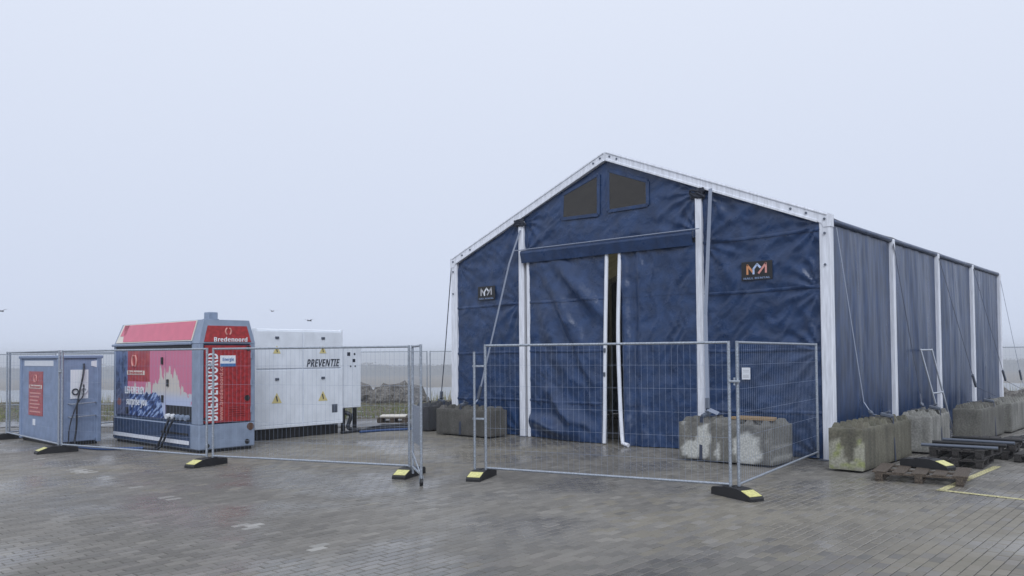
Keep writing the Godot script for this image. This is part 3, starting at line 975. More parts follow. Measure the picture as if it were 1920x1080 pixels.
func fence_foot(at: Vector2, turn: float, label: String, yellow := true) -> Node3D:
	# a black rubber block; its first end carries a yellow reflector
	var t := thing("fence_ballast", label, "fence foot", Vector3(at.x, 0, at.y), turn, "black fence feet")
	var s := st()
	prism(s, [Vector2(-0.38, 0.0), Vector2(-0.38, 0.035), Vector2(-0.36, 0.06), Vector2(-0.19, 0.118), Vector2(-0.12, 0.135), Vector2(0.12, 0.135), Vector2(0.15, 0.115), Vector2(0.33, 0.105), Vector2(0.36, 0.085), Vector2(0.36, 0.0)], -0.11, 0.11)
	part(t, "body", s, M.rubber)
	for x in [-0.06, 0.06]:
		s = st()
		tube(s, [Vector3(x, 0.12, 0), Vector3(x, 0.142, 0)], 0.028, 10)
		part(t, "socket", s, M.rubber)
	if yellow:
		s = st()
		slab(s, Vector3(-0.358, 0.066, 0.10), Vector3(-0.20, 0.1205, 0.10), Vector3(-0.20, 0.1205, -0.10), Vector3(-0.358, 0.066, -0.10), 0.008, Vector3(-0.1, 1, 0))
		part(t, "reflector", s, M.yellow)
	return t

func coupler(p: Vector2, q: Vector2, y: float, label: String) -> void:
	var s := st()
	var d := q - p
	bar(s, Vector3(-d.x * 0.5, 0, -d.y * 0.5) * 1.5, Vector3(d.x * 0.5, 0, d.y * 0.5) * 1.5, 0.03, 0.07, Vector3.UP, 0.006)
	tube(s, [Vector3(0, -0.05, 0), Vector3(0, 0.05, 0)], 0.014, 6)
	solo("fence_coupler", s, M.zinc, label, "coupler", "couplers joining the fence panels", Vector3((p.x + q.x) * 0.5, y, (p.y + q.y) * 0.5))

func fences() -> void:
	var front := "mesh fence panels along the yard front"
	var P := [Vector2(-11.5, 7.86), Vector2(-7.62, 8.06), Vector2(-3.42, 7.13), Vector2(0.31, 5.81), Vector2(1.35, 5.26), Vector2(5.0, 4.37)]
	fence_panel(P[0], P[1] - Vector2(0.06, 0), "wire fence panel in front of the blue steel cabinet", front)
	fence_panel(P[1] + Vector2(0.03, 0), P[2] - Vector2(0.06, -0.01), "wire fence panel in front of the red and pink power unit", front)
	fence_panel(P[2] + Vector2(0.03, -0.01), P[3], "wire fence panel in front of the white container, next to the gate", front)
	fence_panel(P[4], P[5] - Vector2(0.03, 0), "wire fence panel in front of the tent's parted curtains", front)
	fence_panel(P[5] + Vector2(0.03, -0.03), Vector2(4.50, 0.22), "wire fence panel running back to the tent corner post", front)
	fence_panel(P[0] + Vector2(-0.03, -0.05), Vector2(-12.7, 4.5), "wire fence panel running back beyond the blue steel cabinet", front)
	coupler(P[1] - Vector2(0.04, 0), P[1] + Vector2(0.04, 0), 1.6, "coupler between the cabinet and power unit fence panels")
	coupler(P[2] - Vector2(0.04, 0), P[2] + Vector2(0.04, 0), 1.72, "coupler in front of the power unit's red end")
	coupler(P[5] - Vector2(0.04, 0), P[5] + Vector2(0.05, -0.03), 1.5, "coupler on the fence corner before the tent")
	# extra upright beside the opening and two short ties
	var s := st()
	tube(s, [Vector3(0, 0.06, 0), Vector3(0, 1.92, 0)], 0.02, 8)
	var e := thing("fence_upright", "loose upright tied to the fence end beside the gate opening", "fence post", Vector3(1.22, 0, 5.33))
	part(e, "tube", s, M.zinc)
	for y in [1.70, 0.9]:
		s = st()
		bar(s, Vector3(-0.03, y, 0.01), Vector3(0.16, y, -0.07), 0.03, 0.02, Vector3.UP, 0.004)
		part(e, "tie", s, M.zinc)
	# gate leaf, swung open towards the camera, on a castor
	var a := Vector2(0.40, 5.86)
	var b := Vector2(1.16, 6.36)
	var g := fence_panel(a, b, "narrow wire gate leaf swung open on a castor wheel", "")
	g.name = numbered("fence_gate")
	tag(g, "narrow wire gate leaf swung open on a castor wheel", "gate")
	g.remove_meta("group")
	var n := (b - a).length()
	s = st()
	tube(s, [Vector3(n - 0.03, 0.16, 0), Vector3(n - 0.03, 0.14, 0)], 0.02, 8)
	span(s, Vector3(n - 0.045, 0.05, -0.03), Vector3(n - 0.015, 0.15, -0.024), 0.002)
	span(s, Vector3(n - 0.045, 0.05, 0.024), Vector3(n - 0.015, 0.15, 0.03), 0.002)
	part(g, "castor_fork", s, M.zinc)
	s = st()
	tube(s, [Vector3(n - 0.03, 0.055, -0.02), Vector3(n - 0.03, 0.055, 0.02)], 0.055, 16)
	part(g, "castor_wheel", s, M.rubber)
	s = st()
	bar(s, Vector3(0.05, 0.4, 0.01), Vector3(n - 0.05, 0.17, 0.01), 0.03, 0.02, Vector3.UP, 0.004)
	part(g, "brace", s, M.zinc)
	s = st()
	span(s, Vector3(0.05, 0.55, -0.012), Vector3(n * 0.8, 1.12, -0.006), 0.002)
	part(g, "plate", s, M.zinc)

	fence_foot(Vector2(-7.62, 8.12), PI / 2 - 0.06, "black fence foot with yellow end in front of the blue cabinet")
	fence_foot(Vector2(-3.40, 7.20), PI / 2 + 0.25, "black fence foot with yellow end in front of the power unit corner")
	fence_foot(Vector2(0.26, 5.80), PI / 2 + 0.40, "black fence foot with yellow end beside the open gate leaf")
	fence_foot(Vector2(1.30, 5.26), PI / 2 + 0.40, "black fence foot with yellow end across the gate opening")
	fence_foot(Vector2(5.02, 4.38), PI - 0.38, "black fence foot with yellow end nearest the camera")
	fence_foot(Vector2(-11.5, 7.86), PI / 2, "black fence foot at the picture edge by the cabinet", false)

	# the far fence on the dike
	var o := Vector2(-12.784, -6.635)
	var dir := Vector2(0.748, -0.663)
	var named := {-5: "hazy far fence panel at the picture edge behind the cabinet", -4: "hazy far fence panel seen between cabinet and power unit", -1: "far fence panel behind the boulders", 0: "far fence panel behind the dark corner block", 6: "far fence panel beyond the rear end of the tent side"}
	for i in named:
		fence_panel(o + dir * 3.5 * i, o + dir * (3.5 * i + 3.44), named[i], "wire fence panels along the dike", 2.05, 0.1, 0.14)

# ---------------------------------------------------------------- machines
func wrap_print() -> ImageTexture:
	# printed vinyl on the long side of the power unit: red field, pale sky, blue mountains
	var w := 448
	var h := 224
	var im := Image.create(w, h, false, Image.FORMAT_RGB8)
	var n := FastNoiseLite.new()
	n.seed = 31
	n.frequency = 0.02
	n.fractal_octaves = 5
	for y in h:
		for x in w:
			var u := float(x) / w
			var t := float(y) / h
			var r := n.get_noise_2d(x, y)
			var c: Color
			if u < 0.17:
				c = Color(0.36, 0.43, 0.58).lerp(Color(0.23, 0.28, 0.40), smoothstep(-0.1, 0.3, r))
			else:
				c = Color(0.80, 0.46, 0.57)
			# torn cream edge below the pink
			if u > 0.17:
				var edge := 0.60 - 0.36 * exp(-pow((u - 0.70) / 0.14, 2.0)) + n.get_noise_2d(x * 1.6, y * 0.35 + 7.0) * 0.30
				if u > 0.90:
					edge = 0.62 + r * 0.3
				if t > edge:
					c = Color(0.80, 0.77, 0.74).lerp(Color(0.72, 0.76, 0.86), smoothstep(0.55, 0.75, t))
			# mountains
			var ridge := 0.60 + 0.10 * u + n.get_noise_2d(x * 1.5, 90.0) * 0.10 + 0.55 * smoothstep(0.60, 0.72, u)
			if t > ridge:
				var rock := n.get_noise_2d(x * 2.0 + y * 2.0, y * 1.4)
				c = Color(0.24, 0.34, 0.56).lerp(Color(0.62, 0.70, 0.84), smoothstep(0.05, 0.30, rock + (u - 0.45) * 0.5)).lerp(Color(0.12, 0.18, 0.34), smoothstep(0.0, -0.3, rock))
				if u < 0.2:
					c = c.lerp(Color(0.42, 0.42, 0.48), 0.6)
			if Vector2((u - 0.055) * 2.0, t - 0.80).length() < 0.06 + r * 0.05:
				c = Color(0.56, 0.36, 0.36)
			if u > 0.175 and u < 0.475 and t < 0.47:
				c = Color(0.62, 0.22, 0.24).lerp(Color(0.68, 0.28, 0.27), smoothstep(-0.1, 0.3, r))
			im.set_pixel(x, y, c)
	im.generate_mipmaps()
	return ImageTexture.create_from_image(im)

func ring(parent: Node, at: Vector3, r: float, wide: float, m: Material, turn: Basis) -> void:
	# the round emblem: two open arcs
	for k in 2:
		var s := st()
		var pts := []
		for i in 11:
			var a := 0.45 + PI * k + (PI - 0.9) * i / 10.0
			pts.append(at + turn * Vector3(cos(a + PI / 2) * r * 0.85, sin(a + PI / 2) * r, 0))
		tube(s, pts, wide, 6)
		part(parent, "emblem", s, m)

func power_unit() -> void:
	# 3.9 m long, seen along its printed long side (towards +z) and its red end (towards +x)
	var t := thing("power_unit", "blue grey mobile power unit with red end panel and hood tinted pink for sky sheen", "generator", Vector3(-5.10, 0, 6.47))
	var L := -3.90
	var D := -1.21
	var s := st()
	span(s, Vector3(L, 0.06, D), Vector3(0.0, 0.55, 0.0), 0.02)
	var base := part(t, "base_frame", s, M.steel_blue)
	s = st()
	span(s, Vector3(L + 0.05, 0.0, D + 0.05), Vector3(-0.06, 0.06, -0.06), 0.01)
	part(base, "skid", s, M.black)
	s = st()
	slab(s, Vector3(L + 0.03, 0.09, 0.012), Vector3(-0.34, 0.09, 0.012), Vector3(-0.34, 0.53, 0.012), Vector3(L + 0.03, 0.53, 0.012), 0.012, Vector3.BACK)
	part(base, "side_plate", s, M.navy)
	s = st()
	slab(s, Vector3(L + 0.06, 0.15, 0.03), Vector3(-0.36, 0.15, 0.03), Vector3(-0.36, 0.225, 0.03), Vector3(L + 0.06, 0.225, 0.03), 0.02, Vector3.BACK)
	part(base, "white_rail", s, M.white_paint)
	s = st()
	slab(s, Vector3(-1.55, 0.33, 0.022), Vector3(-0.40, 0.33, 0.022), Vector3(-0.40, 0.37, 0.022), Vector3(-1.55, 0.37, 0.022), 0.012, Vector3.BACK)
	part(base, "rail", s, M.black)
	# body
	s = st()
	span(s, Vector3(L + 0.04, 0.55, D + 0.03), Vector3(-0.04, 2.14, -0.03), 0.01)
	part(t, "body", s, M.navy)
	for c in [[-0.30, 0.0, -0.10, 0.0], [L, L + 0.10, -0.10, 0.0], [-0.12, 0.0, D, D + 0.11]]:
		s = st()
		span(s, Vector3(c[0], 0.55, c[2]), Vector3(c[1], 2.14, c[3]), 0.015)
		part(t, "corner_post", s, M.steel_blue)
	# hood: tapers inwards to the roof
	s = st()
	var lo := [Vector3(L, 2.14, 0), Vector3(0, 2.14, 0), Vector3(0, 2.14, D), Vector3(L, 2.14, D)]
	var hi := [Vector3(L + 0.14, 2.61, -0.14), Vector3(-0.07, 2.61, -0.14), Vector3(-0.07, 2.61, D + 0.10), Vector3(L + 0.14, 2.61, D + 0.10)]
	quad(s, hi[0], hi[1], hi[2], hi[3], Vector3.UP)
	quad(s, lo[0], lo[1], lo[2], lo[3], Vector3.DOWN)
	for i in 4:
		var k := (i + 1) % 4
		quad(s, lo[i], lo[k], hi[k], hi[i], lo[i] + lo[k] - lo[0] - lo[2])
	var hood := part(t, "hood", s, M.steel_blue)
	var on_side := func(u: float, w: float) -> Vector3: return lo[0].lerp(lo[1], u).lerp(hi[0].lerp(hi[1], u), w) + Vector3(0, 0.006, 0.018)
	s = st()
	slab(s, on_side.call(0.025, 0.10), on_side.call(0.925, 0.10), on_side.call(0.935, 0.97), on_side.call(0.03, 0.97), 0.016, Vector3(0, 0.3, 1))
	part(hood, "border", s, M.cream)
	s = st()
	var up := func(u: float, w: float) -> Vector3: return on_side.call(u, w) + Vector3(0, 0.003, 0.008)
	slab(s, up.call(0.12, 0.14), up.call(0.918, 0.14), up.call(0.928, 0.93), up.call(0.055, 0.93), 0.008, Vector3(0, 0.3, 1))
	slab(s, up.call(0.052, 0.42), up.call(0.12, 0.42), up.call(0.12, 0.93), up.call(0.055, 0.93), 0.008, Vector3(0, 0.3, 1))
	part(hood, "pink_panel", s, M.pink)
	s = st()
	span(s, Vector3(L - 0.02, 2.115, 0.0), Vector3(-0.28, 2.17, 0.045), 0.012)
	part(hood, "drip_rail", s, M.steel_blue)
	s = st()
	slab(s, Vector3(L + 0.10, 2.02, -0.022), Vector3(-0.30, 2.02, -0.022), Vector3(-0.30, 2.115, -0.022), Vector3(L + 0.10, 2.115, -0.022), 0.006, Vector3.BACK)
	part(t, "gap_shade", s, M.black)  # shade of the gap under the hood, laid on as a black strip
	# printed side
	M.print = mat(Color.WHITE, 0.38)
	M.print.albedo_texture = wrap_print()
	s = st()
	slab(s, Vector3(L + 0.10, 0.62, -0.012), Vector3(-1.42, 0.62, -0.012), Vector3(-1.42, 2.02, -0.012), Vector3(L + 0.10, 2.02, -0.012), 0.016, Vector3.BACK, true)
	var door := part(t, "side_door", s, M.print)
	door.mesh = side_door(L + 0.10, -1.42, -0.30, 0.62, 0.90, 2.02, false)
	var door2 := mesh_node("side_door", side_door(L + 0.10, -1.42, -0.30, 0.62, 0.90, 2.02, true), M.print, t)
	for q in [[door, -1.55, 1.80], [door2, -1.30, 1.35], [door, -1.52, 1.02], [door, -3.2, 0.72]]:
		s = st()
		cbox(s, Vector3(q[1], q[2], 0.004), Vector3(0.07, 0.15, 0.03), 0.02)
		part(q[0], "handle", s, M.black)
	ring(door, Vector3(-2.86, 1.80, -0.004), 0.13, 0.022, M.rose, Basis.IDENTITY)
	s = st()
	slab(s, Vector3(-3.22, 1.50, -0.006), Vector3(-2.37, 1.50, -0.006), Vector3(-2.37, 1.59, -0.006), Vector3(-3.22, 1.59, -0.006), 0.005, Vector3.BACK)
	part(door, "name_strip", s, M.cream)
	lettering(door, "Bredenoord", 0.07, M.sign_red, Vector3(-2.80, 1.545, -0.005), Basis.IDENTITY, 0.72)
	lettering(door, "LET ENERGY", 0.15, M.white_sign, Vector3(-2.85, 1.16, -0.006), Basis.IDENTITY, 0.95)
	lettering(door, "surprise you", 0.15, M.white_sign, Vector3(-2.75, 0.92, -0.006), Basis.IDENTITY, 0.98)
	# connection bay below the second door; its recess shade is a black plate
	s = st()
	span(s, Vector3(-1.40, 0.60, -0.026), Vector3(-0.32, 0.89, -0.018), 0.004)
	var bay := part(t, "connection_bay", s, M.black)
	for i in 5:
		s = st()
		tube(s, [Vector3(-1.25 + i * 0.2, 0.68, -0.02), Vector3(-1.25 + i * 0.2, 0.67, 0.06)], 0.055, 10)
		part(bay, "socket", s, M.white_sign if i < 2 else M.steel_blue)
	for k in 2:
		s = st()
		tube(s, smooth_line([Vector3(-1.05 + k * 0.2, 0.67, 0.06), Vector3(-1.10 + k * 0.16, 0.5, 0.12), Vector3(-1.28 + k * 0.14, 0.2, 0.15), Vector3(-1.42 + k * 0.14, 0.03, 0.20), Vector3(-1.7 + k * 0.1, 0.02, 0.30)], 20), 0.024, 8)
		part(bay, "cable", s, M.cable)
	# red end
	var zf := -0.11
	s = st()
	slab(s, Vector3(0.012, 0.58, zf), Vector3(0.012, 0.58, D + 0.11), Vector3(0.012, 2.10, D + 0.11), Vector3(0.012, 2.10, zf), 0.03, Vector3.RIGHT)
	var ed := part(t, "end_door", s, M.red, "red end door of the power unit")
	var east := Basis(Vector3.UP, PI / 2)
	var on_end := func(w: float, y: float) -> Vector3: return Vector3(lerpf(0.0, -0.07, (y - 2.14) / 0.47) + 0.016, y, w)
	s = st()
	slab(s, on_end.call(-0.10, 2.17), on_end.call(D + 0.10, 2.17), on_end.call(D + 0.17, 2.49), on_end.call(-0.20, 2.49), 0.02, Vector3.RIGHT)
	var cap := part(t, "end_cap_panel", s, M.red)
	ring(cap, Vector3(-0.012, 2.38, -0.62), 0.07, 0.016, M.rose, east)
	lettering(cap, "Bredenoord", 0.085, M.white_sign, Vector3(0.018, 2.215, -0.66), east, 0.72)
	lettering(ed, "BREDENOORD", 0.24, M.white_sign, Vector3(0.014, 1.28, -0.27), east * Basis(Vector3.BACK, PI / 2), 1.32)
	lettering(ed, "www.bredenoord.com", 0.07, M.rose, Vector3(0.014, 1.22, -0.46), east * Basis(Vector3.BACK, PI / 2), 1.2)
	s = st()
	slab(s, Vector3(0.022, 1.68, -0.43), Vector3(0.022, 1.68, -0.76), Vector3(0.022, 1.90, -0.76), Vector3(0.022, 1.90, -0.43), 0.009, Vector3.RIGHT)
	var pl := part(ed, "sign", s, M.white_sign)
	s = st()
	slab(s, Vector3(0.025, 1.68, -0.43), Vector3(0.025, 1.68, -0.76), Vector3(0.025, 1.74, -0.76), Vector3(0.025, 1.74, -0.43), 0.003, Vector3.RIGHT)
	part(pl, "printed_band", s, M.sign_blue)
	lettering(pl, "Energie", 0.06, M.sign_blue, Vector3(0.024, 1.82, -0.6), east, 0.24)
	for q in [[1.04, -1.02, 0.06], [2.04, -1.04, 0.05], [0.66, -0.14, 0.045]]:
		s = st()
		tube(s, [Vector3(0.010, q[0], q[1]), Vector3(0.024, q[0], q[1])], q[2], 14)
		part(ed, "lock", s, M.black)
	for q in [[0.46, -1.1, 0.075, M.rust], [0.16, -1.03, 0.05, M.black], [0.14, -0.18, 0.04, M.black]]:
		s = st()
		tube(s, [Vector3(-0.01, q[0], q[1]), Vector3(0.012, q[0], q[1])], q[2], 14)
		part(base, "lifting_eye", s, q[3])
	for y in [0.80, 1.35, 1.90]:
		s = st()
		tube(s, [Vector3(0.016, y - 0.06, D + 0.10), Vector3(0.016, y + 0.06, D + 0.10)], 0.016, 8)
		part(ed, "hinge", s, M.steel_blue)
	for i in 5:
		s = st()
		cbox(s, Vector3(0.018, 0.70 + i * 0.045, -0.80), Vector3(0.02, 0.012, 0.34), 0.004, Basis(Vector3.BACK, -0.5))
		part(ed, "louvre", s, M.red)
	# exhaust
	s = st()
	span(s, Vector3(-0.62, 2.60, -0.62), Vector3(-0.42, 2.78, -0.42), 0.012)
	tube(s, [Vector3(-0.52, 2.60, -0.52), Vector3(-0.52, 2.64, -0.52)], 0.16, 12)
	part(t, "exhaust", s, M.steel_blue)

func side_door(x0: float, xm: float, x1: float, y0: float, y1: float, y2: float, second: bool) -> ArrayMesh:
	# the print runs on across both doors; the second door is shorter
	var s := st()
	var a := x0 if not second else xm + 0.012
	var b := xm if not second else x1
	var lo := y0 if not second else y1
	var P := [Vector3(a, lo, -0.012), Vector3(b, lo, -0.012), Vector3(b, y2, -0.012), Vector3(a, y2, -0.012)]
	slab(s, P[0] - Vector3(0, 0, 0.001), P[1] - Vector3(0, 0, 0.001), P[2] - Vector3(0, 0, 0.001), P[3] - Vector3(0, 0, 0.001), 0.014, Vector3.BACK)
	for i in [0, 3, 2, 0, 2, 1]:
		v(s, P[i], Vector3.BACK, Color.WHITE, Vector2((P[i].x - x0) / (x1 - x0), 1.0 - (P[i].y - y0) / (y2 - y0)))
	return s.commit()

func cabinet() -> void:
	var t := thing("steel_cabinet", "blue steel switch cabinet with tall red sign behind the fence", "cabinet", Vector3(-8.68, 0, 7.73))
	var L := -2.36
	var D := -0.87
	var s := st()
	span(s, Vector3(L, 0.08, D), Vector3(-0.02, 1.86, -0.02), 0.015)
	part(t, "body", s, M.cabinet_blue)
	s = st()
	span(s, Vector3(L + 0.05, 0.0, D + 0.05), Vector3(-0.08, 0.08, -0.06), 0.01)
	part(t, "plinth", s, M.black)
	s = st()
	span(s, Vector3(L - 0.03, 1.86, D - 0.03), Vector3(0.02, 1.93, 0.02), 0.015)
	part(t, "lid", s, M.cabinet_blue)
	for c in [[L, 0.0], [-0.09, 0.0], [-0.09, D + 0.09]]:
		s = st()
		span(s, Vector3(c[0] - 0.01, 0.05, c[1] - 0.09), Vector3(c[0] + 0.10, 1.90, c[1] + 0.006), 0.012)
		part(t, "corner_post", s, M.cabinet_blue)
	s = st()
	slab(s, Vector3(-2.1, 1.70, -0.012), Vector3(-0.35, 1.70, -0.012), Vector3(-0.35, 1.82, -0.012), Vector3(-2.1, 1.82, -0.012), 0.01, Vector3.BACK)
	part(t, "header_plate", s, M.white_sign)
	s = st()
	slab(s, Vector3(-1.80, 0.60, -0.008), Vector3(-0.95, 0.60, -0.008), Vector3(-0.95, 1.58, -0.008), Vector3(-1.80, 1.58, -0.008), 0.014, Vector3.BACK)
	var sign_ := part(t, "sign", s, M.sign_red)
	ring(sign_, Vector3(-1.37, 1.42, -0.002), 0.09, 0.016, M.rose, Basis.IDENTITY)
	s = st()
	slab(s, Vector3(-1.76, 1.20, -0.004), Vector3(-0.99, 1.20, -0.004), Vector3(-0.99, 1.28, -0.004), Vector3(-1.76, 1.28, -0.004), 0.004, Vector3.BACK)
	part(sign_, "name_strip", s, M.cream)
	lettering(sign_, "Bredenoord", 0.06, M.sign_red, Vector3(-1.375, 1.24, -0.003), Basis.IDENTITY, 0.66)
	for y in [1.10, 1.02, 0.94, 0.86, 0.78, 0.69]:
		s = st()
		slab(s, Vector3(-1.72, y - 0.018, -0.004), Vector3(-1.05 - 0.2 * fposmod(y * 7.3, 1.0), y - 0.018, -0.004), Vector3(-1.05 - 0.2 * fposmod(y * 7.3, 1.0), y + 0.012, -0.004), Vector3(-1.72, y + 0.012, -0.004), 0.004, Vector3.BACK)
		part(sign_, "printed_line", s, M.rose)
	s = st()
	slab(s, Vector3(-1.55, 0.38, -0.012), Vector3(-1.40, 0.38, -0.012), Vector3(-1.40, 0.52, -0.012), Vector3(-1.55, 0.52, -0.012), 0.008, Vector3.BACK)
	part(t, "sticker", s, M.white_sign)
	# end with its connection plate, ring bolts, bars and cable
	s = st()
	slab(s, Vector3(-0.006, 1.0, -0.24), Vector3(-0.006, 1.0, -0.60), Vector3(-0.006, 1.62, -0.60), Vector3(-0.006, 1.62, -0.24), 0.014, Vector3.RIGHT)
	var plate := part(t, "connection_plate", s, M.white_sign)
	for q in [[1.15, -0.33], [1.17, -0.50]]:
		s = st()
		var pts := []
		for i in 15:
			pts.append(Vector3(0.012, q[0] + sin(TAU * i / 14.0) * 0.06, q[1] + cos(TAU * i / 14.0) * 0.06))
		tube(s, pts, 0.014, 6, false)
		part(plate, "socket_ring", s, M.ink if q[1] > -0.4 else M.white_sign)
	for y in [0.90, 0.62]:
		s = st()
		tube(s, smooth_line([Vector3(-0.02, y, -0.20), Vector3(0.07, y - 0.01, -0.25), Vector3(0.09, y, -0.45), Vector3(0.07, y + 0.01, -0.72), Vector3(-0.02, y, -0.76)], 18), 0.014, 6)
		part(t, "cable_bar", s, M.zinc)
	for q in [[-0.30, 1.75, -0.47, 0.019], [-0.28, 1.3, -0.28, 0.013]]:
		s = st()
		tube(s, smooth_line([Vector3(0.01, q[1], -0.50), Vector3(0.05, q[1] - 0.25, -0.47), Vector3(0.10, 0.9, -0.34), Vector3(0.10, 0.45, q[2] * 0.7), Vector3(0.12, 0.06, q[2] * 0.6), Vector3(0.3, 0.03, q[2] * 0.6 + 0.02)], 26), q[3], 8)
		part(t, "cable", s, M.cable)
	s = st()
	slab(s, Vector3(-0.008, 1.70, -0.66), Vector3(-0.008, 1.66, -0.80), Vector3(-0.008, 1.82, -0.80), Vector3(-0.008, 1.80, -0.66), 0.012, Vector3.RIGHT)
	part(t, "label_plate", s, M.white_sign)
	s = st()
	span(s, Vector3(-0.02, 0.12, -0.80), Vector3(-0.004, 1.66, -0.74), 0.004)
	part(t, "hinge_strip", s, M.cabinet_blue)

func container() -> void:
	# the door end of a white equipment container
	var t := thing("equipment_container", "white equipment container with four door leaves and side housing", "container", Vector3(-6.32, 0, 4.55))
	var D := -2.38
	var L := -6.0
	var s := st()
	span(s, Vector3(L, 0.27, D), Vector3(-0.02, 2.50, 0.0), 0.02)
	part(t, "body", s, M.container)
	s = st()
	span(s, Vector3(L + 0.05, 0.0, D + 0.06), Vector3(-0.10, 0.27, -0.06), 0.01)
	part(t, "skid", s, M.black)
	var east := Basis(Vector3.UP, PI / 2)
	var cols := [[-0.03, -1.245], [-1.255, D + 0.03]]
	var rows := [[0.32, 1.575], [1.59, 2.46]]
	for c in cols:
		for r in rows:
			s = st()
			cbox(s, Vector3(-0.006, (r[0] + r[1]) * 0.5, (c[0] + c[1]) * 0.5), Vector3(0.03, r[1] - r[0] - 0.02, c[0] - c[1] - 0.02), 0.006)
			var leaf := part(t, "door_leaf", s, M.container)
			var hz: float = (c[0] + c[1]) * 0.5 + (0.08 if c[0] > -1.0 else 0.0)
			for y in ([2.30, 2.02] if r[0] > 1.0 else [1.36, 0.92]):
				s = st()
				if y > 2.1 or (y > 1.0 and y < 1.5):
					cbox(s, Vector3(0.022, y, hz), Vector3(0.03, 0.055, 0.10), 0.012)
					part(leaf, "latch", s, M.bolt)
					continue
				# yellow warning triangle with a dark bolt mark
				var w := 0.13 if y < 1.0 else 0.10
				tri(s, Vector3(0.014, y - w * 0.8, hz + w), Vector3(0.014, y - w * 0.8, hz - w), Vector3(0.014, y + w, hz), Vector3.RIGHT)
				tri(s, Vector3(0.010, y - w * 0.8, hz + w), Vector3(0.010, y - w * 0.8, hz - w), Vector3(0.010, y + w, hz), Vector3.LEFT)
				var lab := part(leaf, "warning_label", s, M.label_yellow)
				s = st()
				bar(s, Vector3(0.016, y - w * 0.5, hz - w * 0.1), Vector3(0.016, y + w * 0.45, hz + w * 0.12), w * 0.22, 0.003, Vector3(0, 0, 1), 0.0005)
				part(lab, "bolt_mark", s, M.ink)
	for z in [0.0, D + 0.05]:
		s = st()
		span(s, Vector3(-0.10, 0.27, z - 0.05), Vector3(0.012, 2.51, z + 0.004), 0.008)
		part(t, "corner_post", s, M.container)
	s = st()
	span(s, Vector3(-0.05, 0.25, D + 0.01), Vector3(0.018, 0.325, -0.01), 0.008)
	part(t, "sill", s, M.container)
	lettering(t, "PREVENTIE", 0.17, M.ink, Vector3(0.014, 1.71, -1.815), east, 0.90, true)
	s = st()
	slab(s, Vector3(0.013, 0.52, -2.06), Vector3(0.013, 0.52, -2.22), Vector3(0.013, 0.72, -2.22), Vector3(0.013, 0.72, -2.06), 0.004, Vector3.RIGHT)
	part(t, "vent_plate", s, M.bolt)
	# the housing on its far side, raised on legs
	s = st()
	span(s, Vector3(-2.6, 0.60, D - 0.60), Vector3(-0.05, 2.09, D - 0.003), 0.015)
	var house := part(t, "side_housing", s, M.container)
	for z in [D - 0.10, D - 0.45]:
		s = st()
		span(s, Vector3(-0.16, 0.0, z - 0.04), Vector3(-0.08, 0.60, z + 0.04), 0.006)
		part(house, "leg", s, M.black)
	s = st()
	tube(s, smooth_line([Vector3(-0.2, 0.5, D - 0.1), Vector3(0.0, 0.42, D - 0.25), Vector3(-0.05, 0.12, D - 0.2), Vector3(0.1, 0.04, D - 0.5)], 14), 0.05, 8)
	part(house, "hose", s, M.cable)
	for q in [[1.92, -0.22, 0.09], [1.92, -0.40, 0.05], [1.76, -0.38, 0.08], [1.62, -0.28, 0.04], [1.62, -0.42, 0.04]]:
		s = st()
		slab(s, Vector3(-0.047, q[0] - q[2] * 0.5, D + q[1] + q[2] * 0.5), Vector3(-0.047, q[0] - q[2] * 0.5, D + q[1] - q[2] * 0.5), Vector3(-0.047, q[0] + q[2] * 0.5, D + q[1] - q[2] * 0.5), Vector3(-0.047, q[0] + q[2] * 0.5, D + q[1] + q[2] * 0.5), 0.004, Vector3.RIGHT)
		part(house, "warning_mark", s, M.ink)

# ---------------------------------------------------------------- smaller things
func pallet(at: Vector3, turn: float, label: String, m: Material, wx := 1.2, wz := 0.8) -> Node3D:
	var t := thing("pallet", label, "pallet", at, turn, "wooden pallets beside the tent")
	for i in 5:
		var s := st()
		var z := lerpf(-wz * 0.5 + 0.06, wz * 0.5 - 0.06, i / 4.0)
		cbox(s, Vector3(0, 0.133 + rng.randf_range(-0.002, 0.002), z), Vector3(wx, 0.022, wz * (0.165 if i % 2 == 0 else 0.145)), 0.004, Basis(Vector3.UP, rng.randf_range(-0.01, 0.01)))
		part(t, "deck_board", s, m)
	for i in 3:
		var x := lerpf(-wx * 0.5 + 0.06, wx * 0.5 - 0.06, i / 2.0)
		var s := st()
		cbox(s, Vector3(x, 0.111, 0), Vector3(0.12, 0.022, wz), 0.003)
		part(t, "cross_board", s, m)
		for k in 3:
			s = st()
			cbox(s, Vector3(x, 0.061, lerpf(-wz * 0.5 + 0.06, wz * 0.5 - 0.06, k / 2.0)), Vector3(0.14, 0.078, 0.10), 0.005)
			part(t, "spacer", s, m)
	for k in 3:
		var s := st()
		cbox(s, Vector3(0, 0.011, lerpf(-wz * 0.5 + 0.06, wz * 0.5 - 0.06, k / 2.0)), Vector3(wx, 0.022, 0.10), 0.003)
		part(t, "bottom_board", s, m)
	return t

